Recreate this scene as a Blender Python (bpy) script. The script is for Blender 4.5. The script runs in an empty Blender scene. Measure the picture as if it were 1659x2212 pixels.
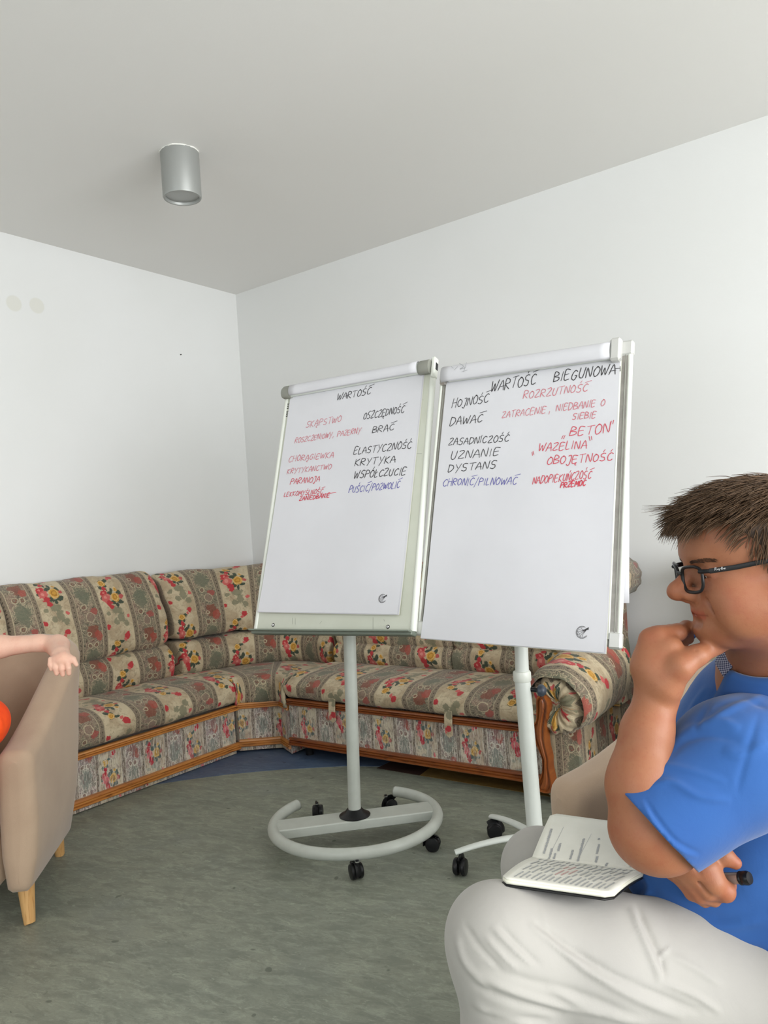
import bpy, math, random
import numpy as np
from mathutils import Vector, Matrix
C = bpy.context.scene.collection
rnd = random.Random(7)
PI = math.pi

# ------------------------------------------------------------------ camera
FPX, CW, CH = 1660.0, 1659.0, 2212.0
CAM = np.array([0.0, 0.0, 1.22])
YAW, PIT, ROL = math.radians(36.40356), math.radians(0.89298), math.radians(-3.89506)
cF = np.array([-math.sin(YAW)*math.cos(PIT), math.cos(YAW)*math.cos(PIT), math.sin(PIT)])
_R0 = np.array([math.cos(YAW), math.sin(YAW), 0.0]); _U0 = np.cross(_R0, cF)
cR = _R0*math.cos(ROL)+_U0*math.sin(ROL); cU = -_R0*math.sin(ROL)+_U0*math.cos(ROL)
FH = np.array([-math.sin(YAW), math.cos(YAW), 0.0])      # horizontal view direction
RH = _R0.copy()
ZUP = np.array([0, 0, 1.0])
camd = bpy.data.cameras.new('camera'); cam = bpy.data.objects.new('camera', camd); C.objects.link(cam)
camd.sensor_fit = 'HORIZONTAL'; camd.sensor_width = 36.0; camd.lens = 36.0*FPX/CW
camd.clip_start = 0.02; camd.clip_end = 60
M = Matrix.Identity(4)
for i in range(3):
    M[i][0] = cR[i]; M[i][1] = cU[i]; M[i][2] = -cF[i]; M[i][3] = CAM[i]
cam.matrix_world = M
bpy.context.scene.camera = cam

def PX(x, y, d):
    """point seen at photo pixel (x, y), d metres in front of the camera"""
    return CAM + d*(cR*(x-CW/2)/FPX - cU*(y-CH/2)/FPX + cF)

# ------------------------------------------------------------------ light
sc = bpy.context.scene
sc.view_settings.view_transform = 'Standard'; sc.view_settings.look = 'None'
sc.view_settings.gamma = 1.0; sc.view_settings.use_curve_mapping = False
sc.view_settings.exposure = EXPOSURE = 0.0
W = bpy.data.worlds.new('world'); sc.world = W; W.use_nodes = True
nt = W.node_tree; nt.nodes.clear()
bg = nt.nodes.new('ShaderNodeBackground'); wo = nt.nodes.new('ShaderNodeOutputWorld')
bg.inputs[0].default_value = (0.80, 0.90, 1.0, 1); bg.inputs[1].default_value = 1.0
nt.links.new(bg.outputs[0], wo.inputs[0])

XL, XR, YB, YF, ZC = -3.992, 3.5, 3.817, -3.4, 2.92     # room box

def area(name, loc, rot, sx, sy, power, col=(1, 1, 1)):
    l = bpy.data.lights.new(name, 'AREA'); l.shape = 'RECTANGLE'; l.size = sx; l.size_y = sy
    l.energy = power; l.color = col
    o = bpy.data.objects.new(name, l); C.objects.link(o); o.location = loc; o.rotation_euler = rot
    return o
# daylight entering by the window openings
area('daylight_right', (XR+0.02, .55, 1.40), (0, math.radians(90), 0), 1.75, 4.7, 302, (0.985, 0.99, 1.0))
area('daylight_front', (-0.9, YF-0.02, 1.40), (math.radians(90), 0, 0), 3.4, 1.75, 40, (0.96, 0.985, 1.0))

# ------------------------------------------------------------------ object helpers
def link(o, parent=None):
    C.objects.link(o)
    if parent is not None:
        o.parent = parent
    return o
def thing(name, label, cat, loc=(0, 0, 0), rotz=0.0, group=None):
    o = bpy.data.objects.new(name, None); C.objects.link(o); o.location = loc; o.rotation_euler = (0, 0, rotz)
    o.empty_display_size = 0.05
    return tag(o, label, cat, group)
def tag(o, label=None, cat=None, group=None, kind=None):
    if label: o['label'] = label
    if cat: o['category'] = cat
    if group: o['group'] = group
    if kind: o['kind'] = kind
    return o
def mesh(name, verts, faces, m=None, parent=None, smooth=False, uv=None, angle=None):
    me = bpy.data.meshes.new(name)
    me.from_pydata([tuple(map(float, v)) for v in verts], [], [tuple(int(i) for i in f) for f in faces])
    if uv is not None:
        l = me.uv_layers.new(name='UVMap')
        li = np.empty(len(me.loops), dtype=np.int32); me.loops.foreach_get('vertex_index', li)
        l.data.foreach_set('uv', np.asarray(uv, dtype=np.float32)[li].ravel())
    if smooth:
        me.polygons.foreach_set('use_smooth', [True]*len(me.polygons))
        if angle:
            try: me.set_sharp_from_angle(angle=math.radians(angle))
            except Exception: pass
    if m is not None: me.materials.append(m)
    me.update()
    return link(bpy.data.objects.new(name, me), parent)

class MB:
    """collects simple solids into one mesh"""
    def __init__(s): s.v = []; s.f = []; s.u = []
    def add(s, v, f, uv=None):
        n = len(s.v); s.v += [tuple(map(float, p)) for p in v]; s.f += [tuple(i+n for i in q) for q in f]
        s.u += list(uv) if uv is not None else [(p[0]+p[1], p[2]) for p in v]
        return s
    def box(s, c, h, ax=None, bev=0.0):
        c = np.array(c, float); A = np.eye(3) if ax is None else np.array(ax, float)
        if bev <= 0:
            P = [c+A[0]*h[0]*i+A[1]*h[1]*j+A[2]*h[2]*k for i in (-1, 1) for j in (-1, 1) for k in (-1, 1)]
            return s.add(P, [(0, 1, 3, 2), (4, 6, 7, 5), (0, 4, 5, 1), (2, 3, 7, 6), (0, 2, 6, 4), (1, 5, 7, 3)])
        # chamfered box
        b = min(bev, min(h)*0.95); P = []; idx = {}
        for i in (-1, 1):
            for j in (-1, 1):
                for k in (-1, 1):
                    for q in range(3):
                        hh = [h[0]-b, h[1]-b, h[2]-b]; hh[q] = h[q]
                        idx[(i, j, k, q)] = len(P)
                        P.append(c+A[0]*hh[0]*i+A[1]*hh[1]*j+A[2]*hh[2]*k)
        F = []
        g = lambda i, j, k, q: idx[(i, j, k, q)]
        for sg in (-1, 1):
            F.append([g(sg, -1, -1, 0), g(sg, 1, -1, 0), g(sg, 1, 1, 0), g(sg, -1, 1, 0)][::sg])
            F.append([g(-1, sg, -1, 1), g(-1, sg, 1, 1), g(1, sg, 1, 1), g(1, sg, -1, 1)][::sg])
            F.append([g(-1, -1, sg, 2), g(1, -1, sg, 2), g(1, 1, sg, 2), g(-1, 1, sg, 2)][::sg])
        for a in (-1, 1):
            for b2 in (-1, 1):
                F.append([g(a, b2, -1, 0), g(a, b2, 1, 0), g(a, b2, 1, 1), g(a, b2, -1, 1)][::-a*b2])
                F.append([g(a, -1, b2, 0), g(a, 1, b2, 0), g(a, 1, b2, 2), g(a, -1, b2, 2)][::a*b2])
                F.append([g(-1, a, b2, 1), g(1, a, b2, 1), g(1, a, b2, 2), g(-1, a, b2, 2)][::-a*b2])
                for c2 in (-1, 1):
                    F.append([g(a, b2, c2, 0), g(a, b2, c2, 1), g(a, b2, c2, 2)][::a*b2*c2])
        return s.add(P, F)
    def tube(s, pts, r, n=16, closed=False, caps=True, flat=None, up=None):
        """sweep a circle (or ellipse flat=(a,b)) along pts; r may be a list"""
        pts = [np.array(p, float) for p in pts]; N = len(pts)
        R = r if hasattr(r, '__len__') else [r]*N
        T = []
        for i in range(N):
            a = pts[(i-1) % N] if (closed or i > 0) else pts[i]
            b = pts[(i+1) % N] if (closed or i < N-1) else pts[i]
            t = b-a; T.append(t/ (np.linalg.norm(t)+1e-12))
        u0 = np.array(up, float) if up is not None else (np.array([0, 0, 1.0]) if abs(T[0][2]) < .9 else np.array([1.0, 0, 0]))
        P = []
        x = u0-T[0]*np.dot(u0, T[0]); x /= np.linalg.norm(x)
        for i in range(N):
            x = x-T[i]*np.dot(x, T[i]); x /= np.linalg.norm(x)
            if up is not None:
                x = u0-T[i]*np.dot(u0, T[i]); x /= np.linalg.norm(x)
            y = np.cross(T[i], x)
            fa, fb = flat if flat else (1, 1)
            for k in range(n):
                t = 2*PI*k/n
                P.append(pts[i]+R[i]*(x*math.cos(t)*fa+y*math.sin(t)*fb))
        F = []
        for i in range(N if closed else N-1):
            j = (i+1) % N
            for k in range(n):
                l = (k+1) % n
                F.append((i*n+k, i*n+l, j*n+l, j*n+k))
        if caps and not closed:
            F.append(tuple(range(n))[::-1]); F.append(tuple((N-1)*n+k for k in range(n)))
        return s.add(P, F)
    def lathe(s, prof, c, axis=(0, 0, 1), n=32):
        c = np.array(c, float); a = np.array(axis, float); a /= np.linalg.norm(a)
        t = np.array([1.0, 0, 0]) if abs(a[0]) < .9 else np.array([0, 1.0, 0])
        x = np.cross(a, t); x /= np.linalg.norm(x); y = np.cross(a, x)
        P = []
        for r, z in prof:
            for k in range(n):
                w = 2*PI*k/n; P.append(c+a*z+r*(x*math.cos(w)+y*math.sin(w)))
        F = []
        for i in range(len(prof)-1):
            for k in range(n):
                l = (k+1) % n; F.append((i*n+k, i*n+l, (i+1)*n+l, (i+1)*n+k))
        if prof[0][0] > 1e-5: F.append(tuple(range(n))[::-1])
        if prof[-1][0] > 1e-5: F.append(tuple((len(prof)-1)*n+k for k in range(n)))
        return s.add(P, F)
    def prism(s, poly, a0, a1, O, X, Y, Z):
        """2D poly in (X,Y) extruded from a0 to a1 along Z"""
        O, X, Y, Z = [np.array(q, float) for q in (O, X, Y, Z)]
        n = len(poly); P = [O+X*p[0]+Y*p[1]+Z*a0 for p in poly]+[O+X*p[0]+Y*p[1]+Z*a1 for p in poly]
        F = [tuple(range(n))[::-1], tuple(range(n, 2*n))]+[(i, (i+1) % n, n+(i+1) % n, n+i) for i in range(n)]
        return s.add(P, F)
    def build(s, name, m, parent=None, smooth=True, angle=40):
        return mesh(name, s.v, s.f, m, parent, smooth, s.u, angle)
def fixn(o):
    import bmesh
    b = bmesh.new(); b.from_mesh(o.data); bmesh.ops.recalc_face_normals(b, faces=b.faces); b.to_mesh(o.data); b.free(); return o

# ------------------------------------------------------------------ materials
class NT:
    def __init__(s, m):
        s.t = m.node_tree; s.n = s.t.nodes; s.l = s.t.links
    def new(s, ty, **kw):
        n = s.n.new(ty)
        for k, v in kw.items(): setattr(n, k, v)
        return n
    def set(s, inp, v):
        if hasattr(v, 'is_output'): s.l.new(v, inp)
        elif v is not None:
            if hasattr(inp.default_value, '__len__') and not hasattr(v, '__len__'): inp.default_value = [v]*len(inp.default_value)
            elif hasattr(inp.default_value, '__len__') and len(inp.default_value) == 4 and len(v) == 3: inp.default_value = tuple(v)+(1,)
            else: inp.default_value = v
    def math(s, op, a, b=None, c=None, clamp=False):
        n = s.new('ShaderNodeMath', operation=op, use_clamp=clamp); s.set(n.inputs[0], a)
        if b is not None: s.set(n.inputs[1], b)
        if c is not None: s.set(n.inputs[2], c)
        return n.outputs[0]
    def mix(s, f, a, b, mode='MIX'):
        n = s.new('ShaderNodeMix', data_type='RGBA', blend_type=mode); s.set(n.inputs[0], f); s.set(n.inputs[6], a); s.set(n.inputs[7], b)
        return n.outputs[2]
    def ramp(s, f, lo, hi):
        n = s.new('ShaderNodeMapRange', interpolation_type='SMOOTHSTEP'); s.set(n.inputs[0], f); n.inputs[1].default_value = lo; n.inputs[2].default_value = hi
        return n.outputs[0]
    def noise(s, vec, scale, detail=2, rough=.5, dist=0.0):
        n = s.new('ShaderNodeTexNoise'); s.set(n.inputs['Vector'], vec); n.inputs['Scale'].default_value = scale
        n.inputs['Detail'].default_value = detail; n.inputs['Roughness'].default_value = rough; n.inputs['Distortion'].default_value = dist
        return n
    def mapping(s, vec, scale=(1, 1, 1), rot=(0, 0, 0), loc=(0, 0, 0)):
        n = s.new('ShaderNodeMapping'); s.set(n.inputs[0], vec); n.inputs[1].default_value = loc; n.inputs[2].default_value = rot; n.inputs[3].default_value = scale
        return n.outputs[0]
    def bump(s, h, st, dist=0.01):
        n = s.new('ShaderNodeBump'); s.set(n.inputs['Height'], h); n.inputs['Strength'].default_value = st; n.inputs['Distance'].default_value = dist
        return n.outputs[0]

def mat(name, col, rough=.6, metal=0.0, spec=.5, bump=None, sub=None, coat=None, sheen=None):
    m = bpy.data.materials.new(name); m.use_nodes = True
    b = m.node_tree.nodes['Principled BSDF']; N = NT(m)
    if not hasattr(col, 'is_output'): b.inputs['Base Color'].default_value = (*col, 1)
    b.inputs['Roughness'].default_value = rough; b.inputs['Metallic'].default_value = metal
    b.inputs['Specular IOR Level'].default_value = spec
    if coat: b.inputs['Coat Weight'].default_value = coat; b.inputs['Coat Roughness'].default_value = .15
    if sheen: b.inputs['Sheen Weight'].default_value = sheen
    if sub: b.inputs['Subsurface Weight'].default_value = sub[0]; b.inputs['Subsurface Radius'].default_value = sub[1]; b.inputs['Subsurface Scale'].default_value = sub[2]
    tc = N.new('ShaderNodeTexCoord')
    if bump:  # (scale, strength, dist)
        nz = N.noise(tc.outputs['Object'], bump[0], 3, .6)
        N.l.new(N.bump(nz.outputs[0], bump[1], bump[2]), b.inputs['Normal'])
    return m
def srgb(r, g, b):
    f = lambda c: (c/255/12.92) if c/255 <= .04045 else ((c/255+.055)/1.055)**2.4
    return (f(r), f(g), f(b))
def mottled(name, c0, c1, scale, rough=.6, bump=None, contrast=(.3, .7), **kw):
    m = mat(name, c0, rough, bump=None, **kw); N = NT(m); b = N.n['Principled BSDF']
    tc = N.new('ShaderNodeTexCoord'); nz = N.noise(tc.outputs['Object'], scale, 4, .55)
    N.l.new(N.mix(N.ramp(nz.outputs[0], *contrast), c0, c1), b.inputs['Base Color'])
    if bump:
        n2 = N.noise(tc.outputs['Object'], bump[0], 3, .6); N.l.new(N.bump(n2.outputs[0], bump[1], bump[2]), b.inputs['Normal'])
    return m

MT = {}
MT['ceiling'] = mat('ceiling_paint', srgb(232, 231, 228), .9, spec=.2, bump=(60, .06, .004))
MT['paper'] = mottled('paper', srgb(216, 216, 220), srgb(211, 211, 215), 3, .75, bump=(9, .10, .006), spec=.25)
MT['pageedge'] = mat('page_edge', srgb(222, 221, 204), .8)
MT['grey_metal'] = mottled('grey_painted_metal', srgb(188, 192, 184), srgb(180, 184, 176), 14, .38, bump=(240, .03, .002))
MT['white_metal'] = mottled('white_painted_metal', srgb(222, 226, 220), srgb(214, 219, 212), 8, .35)
MT['plate'] = mottled('enamelled_plate', srgb(203, 206, 192), srgb(196, 199, 184), 5, .4)
MT['plate_edge'] = mat('plate_edge', srgb(228, 231, 222), .35)
MT['tray'] = mat('tray_plastic', srgb(120, 128, 116), .5)
MT['cap'] = mat('grey_cap_plastic', srgb(146, 147, 138), .5)
MT['black'] = mat('black_plastic', (.010, .010, .011), .32, spec=.28, bump=(200, .05, .002))
MT['navy'] = mat('navy_plastic', srgb(58, 66, 78), .4)
MT['alu'] = mottled('brushed_aluminium', srgb(176, 172, 166), srgb(160, 156, 150), 30, .35, metal=.55)
MT['alu_light'] = mat('light_aluminium', srgb(214, 214, 210), .35, metal=.3)
MT['chrome'] = mat('chrome', (.7, .7, .7), .15, 1.0)
MT['ink_black'] = mat('ink_black', srgb(62, 60, 62), .7)
MT['ink_red'] = mat('ink_red', srgb(205, 74, 90), .7)
MT['ink_palered'] = mat('ink_pale_red', srgb(205, 120, 130), .7)
MT['ink_blue'] = mat('ink_blue', srgb(92, 88, 165), .7)
MT['ink_grey'] = mat('ink_grey', srgb(160, 162, 165), .7)
MT['lamp'] = mat('silver_lamp_paint', srgb(158, 160, 157), .42, metal=.35)
MT['lamp_in'] = mat('lamp_reflector', srgb(170, 172, 170), .35, metal=.6)
MT['white'] = mat('white_plaster_rim', srgb(232, 232, 226), .7)
MT['orange'] = mottled('orange_cloth', srgb(252, 84, 16), srgb(240, 70, 10), 20, .8, bump=(30, .2, .01))
MT['glass'] = mat('window_glass', (1, 1, 1), .02)
g = MT['glass'].node_tree.nodes['Principled BSDF']; g.inputs['Transmission Weight'].default_value = 1.0; g.inputs['IOR'].default_value = 1.05
MT['legwood'] = None

def wood(name, c0, c1, c2, rough=.35, scale=1.0, axis='UV', coat=.3):
    m = mat(name, c0, rough, coat=coat); N = NT(m); b = N.n['Principled BSDF']
    tc = N.new('ShaderNodeTexCoord')
    v = N.mapping(tc.outputs['UV' if axis == 'UV' else 'Object'], (2.5*scale, 38*scale, 38*scale) if axis == 'UV' else (40*scale, 40*scale, 3*scale))
    n1 = N.noise(v, 1.0, 5, .6, 1.2); n2 = N.noise(v, 3.3, 4, .6, .5)
    c = N.mix(N.ramp(n1.outputs[0], .35, .65), c0, c1); c = N.mix(N.ramp(n2.outputs[0], .52, .72), c, c2)
    N.l.new(c, b.inputs['Base Color']); N.l.new(N.bump(n2.outputs[0], .08, .003), b.inputs['Normal'])
    return m
MT['wood'] = wood('sofa_wood', srgb(200, 136, 68), srgb(178, 110, 48), srgb(118, 66, 28))
MT['darkwood'] = wood('reddish_wood', srgb(142, 78, 32), srgb(118, 58, 22), srgb(74, 32, 12))
MT['legwood'] = wood('beech_leg_wood', srgb(214, 170, 112), srgb(204, 156, 96), srgb(186, 136, 78), .45, 1, 'OBJ', .1)

# wall paint with the two faint round patches of filler high on the left wall
def wallmat():
    m = mat('wall_paint', srgb(226, 227, 222), .88, spec=.2); N = NT(m); b = N.n['Principled BSDF']
    geo = N.new('ShaderNodeNewGeometry'); pos = geo.outputs['Position']
    nz = N.noise(pos, .9, 3, .5)
    c = N.mix(N.ramp(nz.outputs[0], .3, .7), srgb(229, 230, 229), srgb(225, 226, 224))
    for q in ((-3.992, 2.185, 2.544), (-3.992, 2.315, 2.556)):
        d = N.new('ShaderNodeVectorMath', operation='DISTANCE'); N.l.new(pos, d.inputs[0]); d.inputs[1].default_value = q
        f = N.math('SUBTRACT', 1.0, N.ramp(d.outputs['Value'], .038, .048)); c = N.mix(N.math('MULTIPLY', f, .6), c, srgb(215, 214, 203))
    N.l.new(c, b.inputs['Base Color'])
    n2 = N.noise(pos, 70, 3, .6); N.l.new(N.bump(n2.outputs[0], .07, .004), b.inputs['Normal'])
    return m
MT['wall'] = wallmat()
def floormat(name, c0, c1, cd, cl):
    m = mat(name, c0, .38, spec=.35); N = NT(m); b = N.n['Principled BSDF']
    geo = N.new('ShaderNodeNewGeometry'); pos = geo.outputs['Position']
    v = N.mapping(pos, (1, 1, 1), (0, 0, math.radians(-12)))
    v2 = N.mapping(v, (1.0, 2.6, 1))
    a = N.noise(v2, 2.6, 6, .7, .8); c = N.mix(N.ramp(a.outputs[0], .34, .66), c0, c1)
    lv = N.noise(N.mapping(pos, loc=(4, 4, 0)), 1.7, 3, .5); md = N.noise(v2, 9, 8, .72, .6); c = N.mix(N.math('MULTIPLY', N.ramp(md.outputs[0], .44, .60), .55), c, tuple(x*.74 for x in c1)); m3 = N.noise(N.mapping(v2, loc=(2, 8, 0)), 11, 8, .72, .8); c = N.mix(N.math('MULTIPLY', N.ramp(m3.outputs[0], .48, .62), .42), c, cl)
    c = N.mix(N.math('MULTIPLY', N.ramp(lv.outputs[0], .56, .68), .4), c, tuple(x*y for x, y in zip(c1, (.98, 1.0, 1.16))))
    g0 = N.noise(v2, 60, 4, .7, 1.0); c = N.mix(N.math('MULTIPLY', N.ramp(g0.outputs[0], .42, .62), .30), c, tuple(x*.80 for x in c1))
    g1 = N.noise(v2, 13, 6, .78, 1.8); c = N.mix(N.math('MULTIPLY', N.ramp(g1.outputs[0], .57, .66), .60), c, tuple(.5*x+.5*y for x, y in zip(cd, c1)))
    g2 = N.noise(N.mapping(v2, loc=(5, 3, 0)), 16, 6, .8, 1.6); c = N.mix(N.math('MULTIPLY', N.ramp(g2.outputs[0], .57, .66), .60), c, cl)
    s1 = N.noise(v2, 7, 5, .8, 2.2); c = N.mix(N.math('MULTIPLY', N.ramp(s1.outputs[0], .665, .71), .75), c, cd)
    s2 = N.noise(N.mapping(pos, loc=(11, 7, 0)), 17, 1, .4); c = N.mix(N.math('MULTIPLY', N.ramp(s2.outputs[0], .755, .78), .6), c, cd)
    N.l.new(c, b.inputs['Base Color'])
    N.l.new(N.math('ADD', .34, N.math('MULTIPLY', a.outputs[0], .22)), b.inputs['Roughness'])
    N.l.new(N.bump(N.noise(pos, 180, 3, .6).outputs[0], .05, .002), b.inputs['Normal'])
    return m
MT['floor'] = floormat('linoleum_green', srgb(142, 146, 131), srgb(128, 133, 121), srgb(74, 80, 70), srgb(168, 173, 156))
MT['floor_blue'] = floormat('linoleum_blue', srgb(88, 106, 132), srgb(78, 96, 124), srgb(44, 58, 84), srgb(112, 130, 150))
MT['floor_brown'] = floormat('dark_brown_floor', srgb(70, 50, 44), srgb(60, 42, 38), srgb(34, 24, 22), srgb(90, 68, 58))
MT['floor_ochre'] = floormat('linoleum_ochre', srgb(140, 112, 62), srgb(126, 98, 50), srgb(84, 62, 30), srgb(160, 136, 88))

def beige():
    m = mat('beige_weave', srgb(186, 160, 136), .9, spec=.15, sheen=.25); N = NT(m); b = N.n['Principled BSDF']
    tc = N.new('ShaderNodeTexCoord'); nz = N.noise(tc.outputs['Object'], 5, 4, .55)
    f = N.noise(tc.outputs['Object'], 420, 2, .6)
    c = N.mix(N.ramp(nz.outputs[0], .3, .7), srgb(186, 162, 138), srgb(176, 152, 129)); c = N.mix(N.math('MULTIPLY', f.outputs[0], .22), c, srgb(150, 128, 108))
    N.l.new(c, b.inputs['Base Color']); N.l.new(N.bump(f.outputs[0], .18, .0015), b.inputs['Normal'])
    return m
MT['beige'] = beige()

# striped floral upholstery, all in UV metres (u across the stripes, v along them)
def floral(name='floral_upholstery', panel=False):
    m = mat(name, (.4, .35, .28), .72, spec=.25, sheen=.15); N = NT(m); b = N.n['Principled BSDF']
    uv = N.new('ShaderNodeUVMap'); uv.uv_map = 'UVMap'
    PU, PV = (.25, .30) if panel else (.345, .36)
    base_uv = N.mapping(uv.outputs[0], (.7246, .8333, 1)) if False else uv.outputs[0]
    wz = N.noise(uv.outputs[0], 20, 4, .65)
    wob = N.new('ShaderNodeVectorMath', operation='MULTIPLY_ADD'); N.l.new(wz.outputs['Color'], wob.inputs[0]); wob.inputs[1].default_value = (.030, .030, 0); N.l.new(uv.outputs[0], wob.inputs[2])
    s0 = N.new('ShaderNodeSeparateXYZ'); N.l.new(uv.outputs[0], s0.inputs[0])
    s = N.new('ShaderNodeSeparateXYZ'); N.l.new(wob.outputs[0], s.inputs[0])
    ku, kv = .345/PU, .36/PV
    u = N.math('MULTIPLY', N.math('FLOORED_MODULO', s.outputs[0], PU), ku); uraw = N.math('MULTIPLY', N.math('FLOORED_MODULO', s0.outputs[0], PU), ku)
    # every second stripe repeat is shifted by half a pattern height
    half = N.math('MULTIPLY', N.math('FLOORED_MODULO', N.math('FLOOR', N.math('DIVIDE', s0.outputs[0], PU)), 2.0), PV*.18)
    v = N.math('MULTIPLY', N.math('FLOORED_MODULO', N.math('ADD', s.outputs[1], half), PV), kv); vraw = N.math('FLOORED_MODULO', s0.outputs[1], .026)
    K = lambda *c: srgb(*c)
    if panel:
        cream, cream2, dusk = K(204, 194, 170), K(178, 160, 140), K(150, 132, 116)
        green, mauve, grey, line = K(128, 138, 128), K(158, 136, 134), K(140, 130, 116), K(222, 216, 200)
        dark, red, pink, yel, leaf, rust, lgrey = K(66, 66, 58), K(184, 48, 62), K(212, 112, 118), K(206, 166, 92), K(88, 104, 100), K(140, 96, 92), K(150, 152, 140)
        lo1, lo2 = K(160, 146, 132), K(116, 104, 92)
    else:
        cream, cream2, dusk = K(198, 183, 153), K(176, 157, 128), K(138, 122, 98)
        green, mauve, grey, line = K(104, 109, 90), K(134, 112, 98), K(118, 108, 92), K(186, 172, 142)
        dark, red, pink, yel, leaf, rust, lgrey = K(56, 50, 38), K(180, 56, 60), K(196, 98, 92), K(198, 148, 62), K(66, 76, 62), K(126, 70, 54), K(124, 122, 98)
        lo1, lo2 = K(146, 130, 110), K(108, 98, 82)
    n1 = N.noise(uv.outputs[0], 9, 4, .65, .6); n2 = N.noise(uv.outputs[0], 46, 4, .7, 1.2); n3 = N.noise(N.mapping(uv.outputs[0], loc=(3, 9, 0)), 24, 4, .65, 2.6)
    band = lambda x, a, c, w=.0015: N.math('MULTIPLY', N.ramp(x, a-w, a+w), N.math('SUBTRACT', 1.0, N.ramp(x, c-w, c+w)))
    creamc = N.mix(N.ramp(n1.outputs[0], .40, .60), cream, cream2)
    creamc = N.mix(N.math('MULTIPLY', N.ramp(n3.outputs[0], .54, .60), .40), creamc, dusk)
    creamc = N.mix(N.math('MULTIPLY', N.ramp(n2.outputs[0], .60, .66), .35), creamc, lgrey)
    gr = N.mix(N.ramp(n1.outputs[0], .42, .58), grey, mauve)
    gr = N.mix(N.math('MULTIPLY', N.ramp(n2.outputs[0], .52, .58), .5), gr, green)
    gr = N.mix(N.math('MULTIPLY', N.ramp(n3.outputs[0], .60, .64), .6), gr, dark)
    sw = N.math('ABSOLUTE', N.math('SUBTRACT', n3.outputs[0], .5)); gr = N.mix(N.math('MULTIPLY', N.math('SUBTRACT', 1.0, N.ramp(sw, .008, .026)), .85), gr, line)
    UO = .015     # centre of the warp
    BR = 1.30
    c = N.mix(band(uraw, .180, .330), creamc, gr)
    def dist(cu, cv, su=1.0, sv=1.0, r=.01, jag=1.2):
        du = N.math('MULTIPLY', N.math('SUBTRACT', u, cu+UO), su); dv = N.math('MULTIPLY', N.math('SUBTRACT', v, cv+UO), sv)
        d = N.math('SQRT', N.math('ADD', N.math('MULTIPLY', du, du), N.math('MULTIPLY', dv, dv)))
        return N.math('ADD', d, N.math('MULTIPLY', N.math('SUBTRACT', n2.outputs[0], .5), r*jag))
    def blob(c, cu, cv, r, col, su=1.0, sv=1.0, a=1.0, jag=1.2):
        r = r*(BR if r < .03 else 1); f = N.math('SUBTRACT', 1.0, N.ramp(dist(cu, cv, su, sv, r, jag), r*.84, r*1.04)); return N.mix(N.math('MULTIPLY', f, a) if a < 1 else f, c, col)
    def ring(c, cu, cv, r, w, col, su=1.0, sv=1.0, jag=.6, a=.9):
        f = N.math('SUBTRACT', 1.0, N.ramp(N.math('ABSOLUTE', N.math('SUBTRACT', dist(cu, cv, su, sv, r, jag), r)), w*.6, w*1.3)); return N.mix(N.math('MULTIPLY', f, a), c, col)
    # middle stripe: russet cloud, paired rings, feathered leaf with pale outline
    c = blob(c, .262, .318, .040, rust, 1.2, .8, .8, 1.0); c = blob(c, .290, .285, .018, K(160, 74, 62), 1.0, .8, .8)
    c = blob(c, .255, .160, .050, green, 1.15, .78, .75, 2.6); c = ring(c, .255, .160, .052, .0028, line, 1.15, .78, 2.6)
    for q in ((.234, .240, .015), (.272, .238, .014), (.236, .085, .014), (.238, .300, .010)): c = blob(c, *q, grey, a=.7); c = ring(c, *q, .0024, line); c = ring(c, q[0], q[1], q[2]*.45, .0016, rust)
    c = blob(c, .288, .060, .018, K(158, 78, 70), 1.0, 1.2, .85); c = blob(c, .262, .030, .022, mauve, 1, 1, .7); c = ring(c, .262, .030, .024, .002, line)
    # cream stripe: bouquet
    for q in ((.088, .112, .024, .9, 1.3), (.104, .068, .023, 1.3, .9), (.066, .050, .014, 1, 1), (.128, .030, .015, 1, 1), (.030, .100, .012, 1, 1.3)): c = blob(c, q[0], q[1], q[2], lgrey, q[3], q[4], .85, 1.8)
    lf = [(.076, .216, .015, 1, 1.6), (.090, .232, .012, 1.6, 1), (.128, .214, .014, 1.4, 1), (.122, .160, .015, 1, 1.5), (.080, .160, .012, 1, 1), (.024, .196, .010, 1, 1.4), (.062, .240, .008, 1.8, .8), (.050, .300, .011, 1, 1.4), (.034, .262, .011, 1, 1), (.076, .300, .012, 1, 1.6), (.062, .270, .010, 1, 1), (.100, .145, .011, 1.6, 1)]
    for q in lf: c = blob(c, q[0], q[1], q[2], leaf, q[3], q[4], 1.0, 1.9)
    for q in ((.036, .218, .017, red), (.046, .190, .020, pink), (.056, .160, .015, red), (.062, .136, .012, red), (.050, .250, .011, red), (.118, .330, .014, red), (.100, .312, .008, pink), (.138, .190, .010, K(178, 84, 80)), (.146, .075, .009, pink), (.010, .030, .011, red)): c = blob(c, q[0], q[1], q[2], q[3], 1, 1, 1.0, 1.5)
    for q in ((.042, .196, .007, K(212, 136, 124)), (.034, .222, .005, K(208, 120, 108))): c = blob(c, *q[:3], q[3])
    for q in ((.102, .190, .022), (.052, .288, .016), (.116, .236, .009)): c = blob(c, *q, yel, 1, 1, 1.0, .8); c = ring(c, q[0], q[1], q[2]*.55, q[2]*.10, K(150, 100, 36), a=.7); c = ring(c, q[0]-.002, q[1]+.001, q[2]*.98, .0014, K(226, 208, 160), a=.6)
    # narrow lozenge bands
    lo = N.mix(N.ramp(N.noise(N.mapping(uv.outputs[0], (1, 3, 1)), 120, 2, .5).outputs[0], .4, .6), lo1, lo2)
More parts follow.
